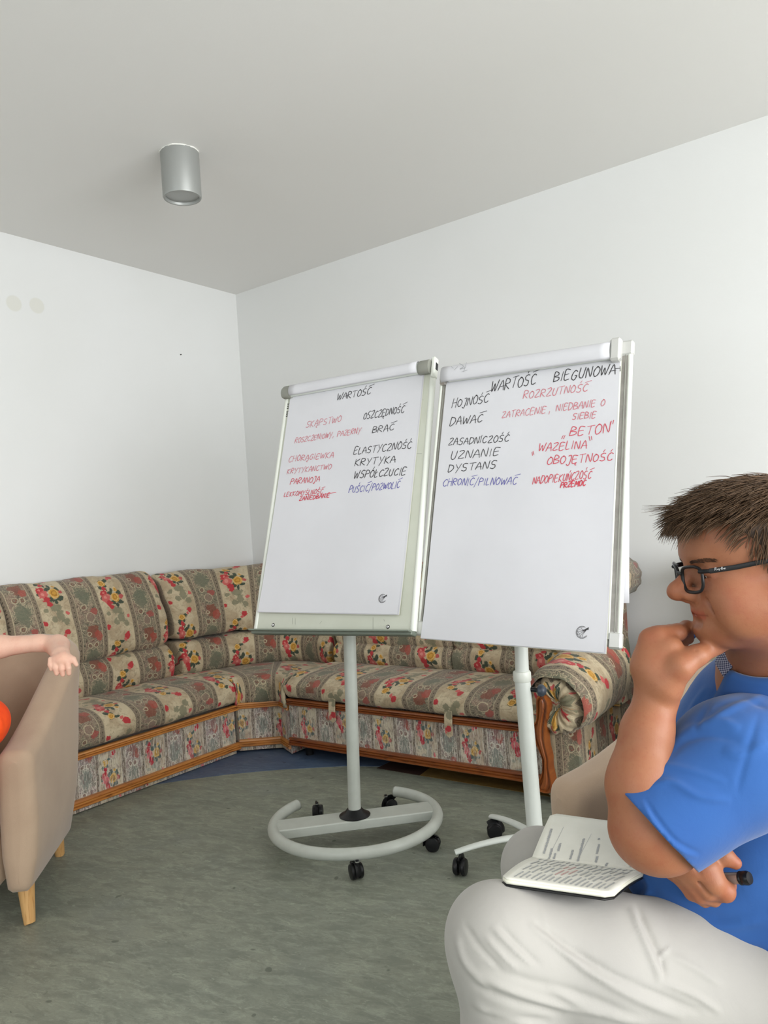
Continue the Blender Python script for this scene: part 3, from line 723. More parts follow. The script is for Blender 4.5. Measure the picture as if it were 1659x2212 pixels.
# ------------------------------------------------------------------ handwriting
ST = {
'A': [[(0, 0), (.5, 1), (1, -.02)], [(.12, .36), (.98, .40)]], 'B': [[(.05, 0), (.1, 1), (.7, .92), (.75, .7), (.12, .52), (.9, .40), (.85, .1), (.02, 0)]],
'C': [[(.92, .88), (.6, 1), (.2, .75), (.08, .4), (.3, .05), (.65, 0), (.95, .15)]], 'D': [[(.08, 1), (.05, 0), (.5, .05), (.95, .45), (.7, .88), (.0, .98)]],
'E': [[(.85, .97), (.1, 1), (.08, 0), (.85, .04)], [(.08, .5), (.75, .55)]], 'G': [[(.9, .85), (.5, 1), (.1, .6), (.15, .15), (.6, 0), (.9, .4), (.55, .42)]],
'H': [[(.05, 1), (.08, -.05)], [(.9, 1.05), (.92, -.02)], [(.0, .5), (1, .55)]], 'I': [[(.5, 1), (.45, 0)]], 'J': [[(.2, .98), (.85, 1), (.75, .0), (.45, -.28), (.1, -.1)]],
'K': [[(.08, 1), (.08, -.02)], [(.85, 1), (.12, .5), (.9, 0)]], 'L': [[(.1, 1), (.08, .02), (.85, .05)]], 'M': [[(.02, 0), (.12, 1), (.5, .35), (.88, 1), (.98, 0)]],
'N': [[(.05, 0), (.1, 1), (.85, .02), (.92, 1.08)]], 'O': [[(.5, 1), (.12, .75), (.08, .3), (.4, 0), (.85, .2), (.92, .7), (.5, 1), (.35, .96)]],
'P': [[(.05, -.05), (.12, 1), (.8, .95), (.85, .6), (.12, .48)]], 'R': [[(.03, -.05), (.1, 1), (.75, .95), (.8, .65), (.12, .5), (.9, 0)]],
'S': [[(.9, .92), (.5, 1), (.15, .8), (.25, .55), (.75, .42), (.8, .12), (.45, -.02), (.05, .08)]], 'T': [[(0, .96), (1.05, 1.02)], [(.5, 1), (.48, 0)]],
'U': [[(.08, 1), (.08, .3), (.35, 0), (.75, .1), (.9, 1.02)]], 'W': [[(.02, 1), (.18, .0), (.5, .75), (.68, 0), (1.02, 1.05)]], 'Y': [[(.05, 1), (.45, .5)], [(.95, 1.05), (.3, -.15)]],
'Z': [[(.08, .95), (.9, 1), (.08, .02), (.95, .06)], [(.25, .5), (.72, .52)]], 'z': [[(.08, .92), (.6, 1.05), (.85, .8), (.1, .02), (.95, .05)]], '/': [[(.85, 1.15), (.1, -.3)]], ',': [[(.55, .15), (.4, -.22)]], 'q': [[(.35, .02), (.25, -.2)], [(.75, .02), (.65, -.2)]], 'Q': [[(.35, 1.15), (.28, .88)], [(.75, 1.2), (.68, .92)]], '-': [[(0, .5), (1, .52)]],
}
ACC = {'Ś': ('S', 'a'), 'Ć': ('C', 'm'), 'ć': ('C', 'a'), 'Ń': ('N', 'a'), 'Ó': ('O', 'a'), 'Ę': ('E', 'o'), 'Ą': ('A', 'o'), 'Ł': ('L', 'l')}
ACS = {'a': [[(.62, 1.45), (.45, 1.18)]], 'm': [[(.15, 1.2), (1.35, 1.38)]], 'o': [[(.75, .0), (.6, -.22), (.85, -.28)]], 'l': [[(-.05, .38), (.6, .66)]]}
WID = {'I': .38, 'J': .75, 'L': .8, 'M': 1.2, 'W': 1.25, '/': .8, ',': .55, ' ': .75, 'q': .6, 'Q': .6}
class Plane:
    """a tilted rectangle: maps photo pixels to its surface and back to world"""
    def __init__(s, c, r, u):
        s.c = np.array(c, float); s.r = np.array(r, float); s.u = np.array(u, float); s.n = np.cross(s.r, s.u); s.n /= np.linalg.norm(s.n)
    def st(s, x, y):
        d = cR*(x-CW/2)/FPX - cU*(y-CH/2)/FPX + cF; t = np.dot(s.c-CAM, s.n)/np.dot(d, s.n); p = CAM+t*d-s.c
        return np.array([np.dot(p, s.r), np.dot(p, s.u)])
    def w(s, a, b, h=0.0): return s.c+s.r*a+s.u*b+s.n*h
def stroke(mb, PLf, pts, wd):
    """flat ribbon with round-ish ends; pts are surface coordinates"""
    P = [np.array(p, float) for p in pts]
    if len(P) > 2: P = crom(P, 4, False)
    n = len(P); V = []
    for i in range(n):
        a = P[max(i-1, 0)]; b = P[min(i+1, n-1)]; d = b-a; L = np.linalg.norm(d)+1e-9; d = d/L; nn = np.array([-d[1], d[0]])
        w = wd*(.5 if 0 < i < n-1 else .34)*(1+.12*math.sin(i*1.7))
        ex = d*wd*.3*(-1 if i == 0 else 1 if i == n-1 else 0)
        V += [PLf(P[i]+ex+nn*w), PLf(P[i]+ex-nn*w)]
    mb.add(V, [(2*i, 2*i+1, 2*i+3, 2*i+2) for i in range(n-1)])
def write(PLf, text, a, b, h, wd, seed=0, slant=.18):
    """text between surface points a and b, cap height h (metres)"""
    r = random.Random(seed); mb = MB(); a = np.array(a); b = np.array(b); L = np.linalg.norm(b-a); X = (b-a)/L; Y = np.array([-X[1], X[0]])
    Y = np.array([0, 1.0])*.6+Y*.4; Y /= np.linalg.norm(Y)
    tot = sum(WID.get(ACC.get(ch, (ch,))[0], 1.0)+.22 for ch in text)-.22; k = L/tot; q = 0
    for ch in text:
        base_, ac = ACC.get(ch, (ch, None)); w = WID.get(base_, 1.0)
        if base_ != ' ':
            hh = h*(1+r.uniform(-.10, .08)); dy = r.uniform(-.06, .06)*h; sl = slant+r.uniform(-.05, .05)
            for s in ST[base_]+(ACS[ac] if ac else []):
                pts = []
                for px, py in s:
                    xx = q*k+(px*w+r.uniform(-.03, .03))*k+py*hh*sl; yy = dy+(py+r.uniform(-.025, .025))*hh
                    pts.append(a+X*xx+Y*yy)
                stroke(mb, PLf, pts, wd)
        q += w+.22
    return mb
def emblem(PLf, c, R, wd):
    mb = MB(); c = np.array(c)
    arc = lambda r, a0, a1, n=14: [c+r*np.array([math.cos(math.radians(a0+(a1-a0)*i/n)), math.sin(math.radians(a0+(a1-a0)*i/n))]) for i in range(n+1)]
    stroke(mb, PLf, arc(R, 60, 330), wd); stroke(mb, PLf, arc(R*.86, 75, 320), wd*.6)
    tip = c+R*np.array([.95, .55])
    for a in (95, 130, 165, 200, 235, 265): stroke(mb, PLf, [tip*.75+c*.25, c+R*.45*np.array([math.cos(math.radians(a)), math.sin(math.radians(a))])*1.0+np.array([R*.15, 0]), c+R*.8*np.array([math.cos(math.radians(a+12)), math.sin(math.radians(a+12))])], wd*.7)
    for i in range(5): stroke(mb, PLf, [c+R*np.array([.05+.1*i, .30+.05*i]), tip+R*np.array([.12, -.04+.09*i])], wd*1.3)
    for a, rr in ((180, .62), (215, .5), (240, .68), (200, .78), (160, .72)): stroke(mb, PLf, [c+R*rr*np.array([math.cos(math.radians(a)), math.sin(math.radians(a))]), c+R*(rr+.12)*np.array([math.cos(math.radians(a+14)), math.sin(math.radians(a+14))])], wd)
    return mb

# ------------------------------------------------------------------ flipcharts
def axes(th, ta, ro=0.0):
    r = np.array([math.cos(th), math.sin(th), 0]); n = np.array([math.sin(th), -math.cos(th), 0]); u = ZUP*math.cos(ta)-n*math.sin(ta)
    return r*math.cos(ro)+u*math.sin(ro), -r*math.sin(ro)+u*math.cos(ro)
def caster(t, p, top, ang=0.0, r=.027, brake=False):
    """twin wheel caster standing on the floor at p, its stem reaching up to height top"""
    x, y = p; d = np.array([math.cos(ang), math.sin(ang), 0]); s = np.array([-d[1], d[0], 0])
    b = MB(); b.tube([(x-d[0]*.018, y-d[1]*.018, r+.012), (x-d[0]*.018, y-d[1]*.018, top)], .006, 12)
    c = np.array([x, y, r])
    pts = [c+d*(r+.003)*math.cos(a)*-1+ZUP*(r+.004)*math.sin(a) for a in np.linspace(-.2, PI*.75, 12)]
    b.tube(pts, .010, 10, flat=(.35, 1.5), up=tuple(s*1.0) if False else None)
    b.box(c+ZUP*.004, (.010, .009, r*.7), (d, s, ZUP))
    if brake: b.box(c+d*(r+.012)+ZUP*.012, (.010, .006, .004), (d, s, ZUP), .002); b.tube([c+d*r*.8+ZUP*.012, c+d*(r+.015)+ZUP*.014], .004, 8)
    o = b.build('caster', MT['black'], t)
    for sg in (-1, 1):
        w = MB(); w.lathe([(.004, -.001), (r*.7, 0), (r*.93, .002), (r, .005), (r, .013), (r*.9, .017), (r*.55, .0185), (.003, .0195)], c+s*sg*.004, s*sg, 28); w.build('wheel', MT['black'], o)
    b = MB(); b.lathe([(.009, 0), (.009, .004)], (x-d[0]*.018, y-d[1]*.018, top-.008), (0, 0, 1), 12); b.build('bolt', MT['chrome'], o)

# ---- flipchart 1
BW = .70; c1 = (-1.8827, 2.1599, .8399); r1, u1 = axes(.1179, .3188, .0033); PL1 = Plane(c1, r1, u1); BH = 1.0505
t1 = thing('flipchart', 'left flipchart with a grey green board on a round tube base with casters', 'flipchart', (-1.935, 2.303, 0), 0, 'two flipcharts')
S0 = set(bpy.data.objects)
b = MB(); A = (r1, u1, PL1.n)
b.box(PL1.w(0, BH/2, -.012), (BW/2-.004, BH/2, .012), A, .003); board1 = b.build('board', MT['plate'], t1, True, 20)
for sg in (-1, 1):
    b = MB(); b.tube([PL1.w(sg*(BW/2-.002), 0, -.010), PL1.w(sg*(BW/2-.002), BH+.01, -.010)], .0125, 14, flat=(1, 1.1)); b.build('edge_profile', MT['plate_edge'], t1)
b = MB(); b.box(PL1.w(0, -.008, -.004), (BW/2+.006, .008, .020), A, .003); b.box(PL1.w(0, -.004, .022), (BW/2+.004, .003, .014), A, .001)
b.build('pen_tray', MT['tray'], t1, True, 20)
for px in ((590, 1350), (838, 1354)):
    a, q = PL1.st(*px); b = MB(); b.lathe([(.0055, 0), (.0055, .002), (.004, .004), (0, .0045)], PL1.w(a, q, 0), PL1.n, 14); b.build('screw', MT['chrome'], t1)
    b = MB(); b.lathe([(.0075, 0), (.0075, .0006)], PL1.w(a, q, 0), PL1.n, 14); b.build('screw_washer', MT['black'], t1)
# clamp bar across the top
top1 = BH-.030
clp = []
b = MB(); b.tube([PL1.w(-BW/2+.035, top1, .014), PL1.w(BW/2-.055, top1, .014)], .022, 24, flat=(1.15, .75), up=u1); b.build('clamp_bar', MT['white_metal'], t1)
for a0, a1 in ((-BW/2-.012, -BW/2+.036), (BW/2-.056, BW/2-.006)):
    b = MB(); b.tube([PL1.w(a0, top1, .013), PL1.w(a0+.010, top1, .013), PL1.w(a1, top1, .013)], [.020, .0255, .0255], 24, flat=(1.15, .8), up=u1); b.build('clamp_end_cap', MT['cap'], t1)
b = MB(); b.box(PL1.w(BW/2+.004, BH-.03, -.006), (.010, .045, .016), A, .006); b.build('corner_cap', MT['plate_edge'], t1)
b = MB(); b.box(PL1.w(BW/2+.0145, BH-.026, -.004), (.0015, .014, .008), A); b.build('corner_slot', MT['black'], t1, False)
# small printed marks on the left margin, scuffs
b = MB()
for y0, n in ((873, 3), (890, 3)):
    for i in range(n):
        a, q = PL1.st(622.5-(y0-873)*.13-i*.5, y0+i*4.5); stroke(b, lambda p: PL1.w(p[0], p[1], .0006), [(a-.006, q+.002), (a+.001, q-.001), (a+.005, q+.0015)], .004)
b.build('printed_marks', MT['ink_black'], board1, False)
for (xa, ya), (xb, yb_) in (((632, 1335), (632, 1348)), ((638, 1336), (638, 1349)), ((691, 1347), (695, 1342)), ((806, 1334), (806, 1362)), ((905, 863), (915, 864)), ((897, 980), (911, 980)), ((829, 1338), (831, 1342))):
    b = MB(); stroke(b, lambda p: PL1.w(p[0], p[1], .0005), [PL1.st(xa, ya), PL1.st(xb, yb_)], .0016); b.build('scuff_mark', MT['cap'], board1, False)
# pole, crossbar, ring
pc = np.array([-1.938, 2.303]); lean = np.array([.028, .020])
b = MB(); b.tube([(pc[0], pc[1], .100), (pc[0]+lean[0], pc[1]+lean[1], 1.02)], .0245, 28); b.build('pole', MT['grey_metal'], t1)
b = MB(); pa = PL1.w(.0, .30, -.03); b.box((pc[0]+lean[0]*.95, pc[1]+lean[1]*.95-.004, 1.03), (.05, .03, .10), (r1, np.cross(u1, r1), u1), .004); b.build('tilt_bracket', MT['grey_metal'], t1)
b = MB(); b.lathe([(.060, .0), (.061, .003), (.050, .008), (.040, .014), (.030, .026), (.026, .027)], (pc[0], pc[1], .0985), (0, 0, 1), 40); b.build('pole_flange', MT['black'], t1)
rc, rr, rz = np.array([-1.935, 2.303]), .318, .085
d0 = math.atan2(.42, .36)    # opening faces away from the camera, between the two ends
th_c = math.atan2((2.421-2.099)*.5+(2.516-2.048)*.5, (-1.662+2.147)*.5+(-1.758+2.056)*.5)
def ringpt(a, z=rz, r=rr): return (rc[0]+r*math.cos(a), rc[1]+r*math.sin(a), z)
e1 = math.atan2(2.47-rc[1], -2.19-rc[0]); e2 = math.atan2(2.62-rc[1], -1.95-rc[0])
aL = math.radians(178); aR = math.radians(97)      # ring ends (world angles), the gap lies between them
b = MB(); b.tube([ringpt(aL+(2*PI-(aL-aR))*i/72) for i in range(73)], .0215, 20)
ring = b.build('base_ring', MT['grey_metal'], t1)
for a, sg in ((aL, -1), (aR, 1)):
    p = ringpt(a); d = np.array([-math.sin(a), math.cos(a), 0])*sg; b = MB(); b.lathe([(.0218, -.003), (.0218, .001), (.012, .003), (0, .0035)], p, d, 20); b.build('ring_end_cap', MT['cap'], ring)
bd = np.array([-1.710+2.1015, 2.4685-2.0735, 0]); bd /= np.linalg.norm(bd); bs = np.array([-bd[1], bd[0], 0])
b = MB(); b.box((rc[0], rc[1], .080), (rr-.008, .056, .0185), (bd, bs, ZUP), .004); b.build('crossbar', MT['grey_metal'], t1, True, 20)
for (cx_, cy_), br, ag in (((-1.738, 2.052), True, 2.6), ((-1.628, 2.365), False, .4), ((-2.250, 2.420), False, 2.2), ((-2.00, 2.615), False, 1.0)):
    v = np.array([cx_, cy_])-rc; v = v/np.linalg.norm(v)*rr; caster(t1, (rc[0]+v[0], rc[1]+v[1]), .072, ag, .027, br)

# ---- flipchart 2
c2 = (-1.182, 2.249, .8165); r2, u2 = axes(.0607, .2561, -.0381); PL2 = Plane(c2, r2, u2); BH2 = .987; A2 = (r2, u2, PL2.n)
t2 = thing('flipchart', 'right flipchart with an aluminium frame on a five legged star base', 'flipchart', (-1.235, 2.43, 0), 0, 'two flipcharts')
b = MB(); b.box(PL2.w(0, BH2/2, -.010), (BW/2-.025, BH2/2-.01, .006), A2); b.build('board', MT['white_metal'], t2, False)
for sg in (-1, 1):
    b = MB(); b.box(PL2.w(sg*(BW/2-.018), BH2/2, -.008), (.016, BH2/2-.02, .009), A2, .002)
    o = b.build('frame_rail', MT['alu'], t2, True, 20)
    b = MB(); b.tube([PL2.w(sg*(BW/2+.001), .012, -.006), PL2.w(sg*(BW/2+.001), BH2-.012, -.006)], .008, 12, flat=(1, 1.3)); b.tube([PL2.w(sg*(BW/2-.030), .02, .001), PL2.w(sg*(BW/2-.030), BH2-.02, .001)], .0035, 10); b.build('rail_bead', MT['plate_edge'], o)
    b = MB(); b.tube([PL2.w(sg*(BW/2-.012), .02, .0022), PL2.w(sg*(BW/2-.012), BH2-.02, .0022)], .0022, 8); b.build('rail_groove', MT['cap'], o)
    for q in (.018, BH2-.018):
        b = MB(); b.box(PL2.w(sg*(BW/2-.010), q, -.006), (.021, .026, .013), A2, .006); b.build('corner_cap', MT['alu_light'], t2, True, 30)
for q in (.012, BH2-.012):
    b = MB(); b.box(PL2.w(0, q, -.008), (BW/2-.03, .012, .009), A2, .002); b.build('cross_rail', MT['alu_light'], t2, True, 20)
b = MB(); b.box(PL2.w(-.012, BH2-.030, .018), (BW/2-.045, .028, .010), A2, .006); b.build('clamp_bar', MT['white_metal'], t2, True, 30)
b = MB(); b.box(PL2.w(BW/2-.040, BH2-.028, .018), (.018, .040, .016), A2, .007); b.build('clamp_end_cap', MT['alu_light'], t2, True, 30)
b = MB(); b.box(PL2.w(-BW/2+.012, BH2-.030, .010), (.012, .034, .010), A2, .004); b.build('clamp_end_cap', MT['alu'], t2, True, 30)
for px in ((1332, 949), (1322, 1188), (1313, 1382)):
    a, q = PL2.st(*px); b = MB(); b.lathe([(.003, 0), (.003, .004)], PL2.w(BW/2-.034, q, 0), PL2.n, 8); b.build('rivet', MT['black'], t2)
p2 = np.array([-1.238, 2.425])
b = MB(); b.tube([(p2[0]-.004, p2[1], .54), (p2[0]+.010, p2[1]+.004, 1.10)], .0235, 28); b.build('upper_pole', MT['white_metal'], t2)
b = MB(); b.tube([(p2[0]+.006, p2[1], .115), (p2[0]-.002, p2[1], .665)], .0275, 28); b.build('lower_pole', MT['white_metal'], t2)
b = MB(); b.lathe([(.0285, 0), (.0315, .004), (.0315, .030), (.029, .036), (.0245, .037)], (p2[0]-.002, p2[1], .640), (0, 0, 1), 32); b.build('pole_collar', MT['plate_edge'], t2)
kx = r2; kc = np.array([p2[0], p2[1], .615])-PL2.n*0
kd = np.array([.93, .30, -.10]); kd /= np.linalg.norm(kd)
b = MB(); b.lathe([(.0085, .024), (.0085, .052)], kc, kd, 14); b.build('clamp_screw', MT['black'], t2)
b = MB(); b.lathe([(.008, .046), (.019, .052), (.0215, .060), (.019, .070), (.010, .078), (0, .080)], kc, kd, 24); b.build('height_knob', MT['navy'], t2)
b = MB(); b.box((p2[0]+.01, p2[1]-.02, 1.08), (.05, .028, .12), (r2, np.cross(u2, r2), u2), .004); b.build('tilt_bracket', MT['white_metal'], t2)
b = MB(); b.lathe([(.0, .06), (.040, .062), (.043, .075), (.040, .112), (.034, .122), (.0, .123)], (p2[0]+.006, p2[1], 0), (0, 0, 1), 28); b.build('hub', MT['black'], t2)
a0 = math.atan2(2.257-p2[1], -1.427-p2[0])
for k in range(5):
    a = a0+2*PI*k/5; d = np.array([math.cos(a), math.sin(a), 0]); o = np.array([p2[0]+.006, p2[1], 0])
    L = .275 if k else math.hypot(2.257-p2[1], -1.427-p2[0])+.012
    pts = [o+d*(.03+(L-.01)*s)+ZUP*(.108-.030*s**2.2) for s in np.linspace(0, 1, 12)]
    b = MB(); b.tube(pts, [.0165-.003*s for s in np.linspace(0, 1, 12)], 14, flat=(.62, 1.05), up=(0, 0, 1)); b.build('leg', MT['white_metal'], t2)
    e = o+d*(L+.005); caster(t2, (e[0], e[1]), .078, a+1.1, .0285)
def rel2(t):
    for ch in list(t.children): ch.location = tuple(np.array(ch.location)-np.array(t.location))
rel2(t1); rel2(t2)

# ------------------------------------------------------------------ paper pads
def sheet(name, PL, corners, m, parent, h0=.004, bow=.0, curl=.0, th=.0004, ny=24, nx=14, seed=0):
    """sheet hanging on the board; corners in board coordinates TL,TR,BR,BL; gently wavy"""
    r = random.Random(seed); TL, TR, BR, BL = [np.array(c, float) for c in corners]; ph = [r.uniform(0, 6) for _ in range(4)]
    V = []; UV = []
    def hh(s, t):
        return h0+bow*t*t+curl*(max(0, t-.85)/.15)**2+.0022*t*math.sin(s*5+ph[0])*math.sin(t*4+ph[1])+.0012*t*math.sin(s*9+t*7+ph[2])
    for j in range(ny+1):
        t = j/ny
        for i in range(nx+1):
            s = i/nx; p = (TL*(1-s)+TR*s)*(1-t)+(BL*(1-s)+BR*s)*t
            V.append(PL.w(p[0], p[1], hh(s, t))); UV.append((s, t))
    K = nx+1; F = [(j*K+i, (j+1)*K+i, (j+1)*K+i+1, j*K+i+1) for j in range(ny) for i in range(nx)]
    o = mesh(name, V, F, m, parent, False, UV)
    md = o.modifiers.new('thick', 'SOLIDIFY'); md.thickness = th; md.offset = -1
    def surf(p, e=.0009):
        d = np.array(p, float); t = min(1, max(0, (TL[1]-d[1])/(TL[1]-BL[1]))); l = TL[0]*(1-t)+BL[0]*t; q = TR[0]*(1-t)+BR[0]*t; s = min(1, max(0, (d[0]-l)/(q-l)))
        return PL.w(d[0], d[1], hh(s, t)+e)
    return o, surf
def pad(t, PL, px, n, seed, bow=0.0, curl=0.0, top=None):
    c = [PL.st(*p) for p in px]
    for k in range(n):    # sheets below the written one, a little offset
        off = np.array([.0016*(n-k), -.0012*(n-k)]); cc = [c[0], c[1]+off*[1, 0], c[2]+off+np.array([.001, 0]), c[3]+off*[.2, 1]*np.array([1, .6])]
        sheet('under_sheet', PL, cc, MT['pageedge'] if k == 0 else MT['paper'], t, .0016+.0009*k, bow, curl*.8, seed=seed)
    return sheet('top_sheet', PL, c, MT['paper'], t, .0016+.0009*n+.001, bow, curl, seed=seed)
tp1 = thing('paper_pad', 'flipchart paper pad headed WARTOŚĆ, clamped on the left board', 'paper pad', PL1.w(0, BH-.06), 0, 'pads on the flipcharts')
s1, f1 = pad(tp1, PL1, [(629, 858), (916, 806), (862, 1328), (562, 1323)], 3, 3, .004, .004)
tp2 = thing('paper_pad', 'flipchart paper pad headed WARTOŚĆ BIEGUNOWA, clamped on the right board', 'paper pad', PL2.w(0, BH2-.06), 0, 'pads on the flipcharts')
s2, f2 = pad(tp2, PL2, [(966, 822), (1341, 770), (1309, 1411), (913, 1379)], 3, 5, .006, .005)
# sheets rolled over the clamp bars
def roll(name, PL, a0, a1, q, m, parent, R=(.040, .030), h=.014, n=18, tilt=0.0):
    V = []; UV = []; K = 13
    for i in range(n+1):
        s = i/n; a = a0+(a1-a0)*s
        for k in range(K):
            an = math.radians(-62+232*k/(K-1)); V.append(PL.w(a, q+tilt*s+R[0]*math.sin(an)*(1+.015*math.sin(s*7)), h+R[1]*math.cos(an))); UV.append((a, k*.01))
    F = [(i*K+k, i*K+k+1, (i+1)*K+k+1, (i+1)*K+k) for i in range(n) for k in range(K-1)]
    o = mesh(name, V, F, m, parent, True, UV); md = o.modifiers.new('t', 'SOLIDIFY'); md.thickness = .0008; return o
roll('rolled_sheets', PL1, -BW/2+.034, BW/2-.054, top1, MT['paper'], tp1, (.0275, .024))
o = roll('rolled_sheets', PL2, -BW/2+.012, BW/2-.056, BH2-.030, MT['paper'], tp2, (.0335, .022), .016)
b = MB(); Rf = lambda p: PL2.w(p[0], p[1], .0392)
for px in (((985, 800), (990, 804)), ((992, 808), (999, 800)), ((1003, 794), (1012, 800), (1004, 806), (1016, 803)), ((1018, 792), (1012, 812)), ((1008, 812), (1020, 808))):
    stroke(b, Rf, [PL2.st(*p) for p in px], .002)
b.build('pencil_marks', MT['ink_grey'], o, False)
# sheets turned over to the back of the right board
cb = [PL2.st(1352, 760), PL2.st(1359, 760), PL2.st(1370, 1296), PL2.st(1330, 1296)]
def backsheet():
    V = []; UV = []; nx, ny = 8, 16
    for j in range(ny+1):
        t = j/ny
        for i in range(nx+1):
            s = i/nx; V.append(PL2.w(-BW/2+.03+(BW-.040)*s+.006*t*s, BH2-.005-(.835+.02*(1-s))*t, -.026-.085*t-.008*math.sin(s*3)*t)); UV.append((s, t))
    K = nx+1; F = [(j*K+i, j*K+i+1, (j+1)*K+i+1, (j+1)*K+i) for j in range(ny) for i in range(nx)]
    o = mesh('turned_back_sheet', V, F, MT['paper'], tp2, True, UV); md = o.modifiers.new('t', 'SOLIDIFY'); md.thickness = .0012
backsheet()
K_, R_, RP, B_ = 'ink_black', 'ink_red', 'ink_palered', 'ink_blue'
L1 = [('WARTOŚĆ', (729, 866), (802, 852), 17, K_, 2.0), ('SKĄPSTWO', (662, 925), (738, 912), 16, RP, 1.6), ('ROSzCzENIOWY, PAzERNY', (638, 958), (780, 937), 13, RP, 1.7),
      ('OSzCzĘDNOŚĆ', (786, 908), (874, 892), 17, K_, 1.9), ('BRAĆ', (805, 937), (852, 930), 16, K_, 1.9), ('CHORĄGIEWKA', (624, 999), (722, 989), 14, RP, 1.8), ('KRYTYKANCTWO', (621, 1025), (717, 1014), 13, RP, 1.8),
      ('PARANOJA', (628, 1048), (692, 1041), 14, R_, 1.9), ('LEKKOMYŚLNOŚĆ', (615, 1074), (699, 1067), 11, R_, 1.8), ('zANIEDBANIE', (648, 1083), (714, 1075), 10, R_, 2.2),
      ('ELASTYCzNOŚć', (765, 983), (890, 969), 17, K_, 2.0), ('KRYTYKA', (767, 1008), (855, 1001), 17, K_, 2.1), ('WSPÓŁCzUCIE', (766, 1035), (878, 1026), 17, K_, 2.1), ('PUŚCIĆ/POzWOLIĆ', (755, 1066), (865, 1055), 15, B_, 1.8)]
L2 = [('WARTOŚĆ', (1061, 847), (1158, 832), 26, K_, 2.4), ('BIEGUNOWA', (1196, 826), (1330, 810), 23, K_, 2.4), ('HOJNOŚĆ', (977, 881), (1056, 871), 21, K_, 2.2), ('ROzRzUTNOŚĆ', (1131, 863), (1270, 846), 18, RP, 2.0),
      ('DAWAĆ', (973, 920), (1043, 912), 20, K_, 2.2), ('zATRACENIE', (1085, 905), (1180, 893), 16, RP, 1.9), (',', (1184, 893), (1192, 892), 16, RP, 1.9), ('NIEDBANIE O', (1202, 890), (1307, 877), 16, RP, 1.9), ('SIEBIE', (1237, 907), (1288, 904), 14, RP, 2.1), ('BETON', (1231, 944), (1318, 935), 21, R_, 2.2),
      ('WAzELINA', (1164, 976), (1268, 970), 19, R_, 2.1), ('zASADNICzOŚć', (970, 963), (1100, 954), 17, K_, 2.1), ('UzNANIE', (974, 993), (1080, 985), 19, K_, 2.1), ('OBOJĘTNOŚć', (1182, 1005), (1324, 996), 18, R_, 2.1),
      ('DYSTANS', (969, 1021), (1072, 1013), 18, K_, 2.2), ('CHRONIĆ/PILNOWAĆ', (958, 1051), (1117, 1047), 17, B_, 1.9), ('NADOPIEKUŃCzOŚĆ', (1152, 1047), (1278, 1034), 17, R_, 2.0), ('PRzEMOC', (1212, 1055), (1266, 1050), 12, R_, 2.8)]
def dowrite(L, PL, f, par, mpp, sd):
    for i, (tx, a, b_, h, ink, wd) in enumerate(L):
        write(f, tx, PL.st(*a), PL.st(*b_), h*mpp, wd*.86*mpp, sd+i).build('handwriting', MT[ink], par, False)
dowrite(L1, PL1, f1, s1, .00170, 10); dowrite(L2, PL2, f2, s2, .00150, 50)
def dashes(PL, f, par, ink, segs, wd):
    b = MB()
    for sg in segs: stroke(b, f, [PL.st(*p) for p in sg], wd)
    b.build('pen_stroke', MT[ink], par, False)
dashes(PL1, f1, s1, R_, [[(700, 1069), (728, 1065)]], .003)
dashes(PL2, f2, s2, K_, [[(1330, 798), (1340, 797)], [(1341, 793), (1341, 803)]], .003)
dashes(PL2, f2, s2, R_, [[(1218, 942), (1215, 949)], [(1222, 942), (1219, 949)], [(1322, 911), (1320, 918)], [(1327, 909), (1325, 917)], [(1153, 976), (1155, 983)], [(1151, 978), (1152, 985)], [(1274, 944), (1276, 953)], [(1279, 944), (1280, 951)]], .003)
emblem(f1, PL1.st(829, 1294), .0155, .0013).build('printed_emblem', MT['ink_black'], s1, False)
emblem(f2, PL2.st(1261, 1367), .0185, .0014).build('printed_emblem', MT['ink_black'], s2, False)
rel2(tp1); rel2(tp2)
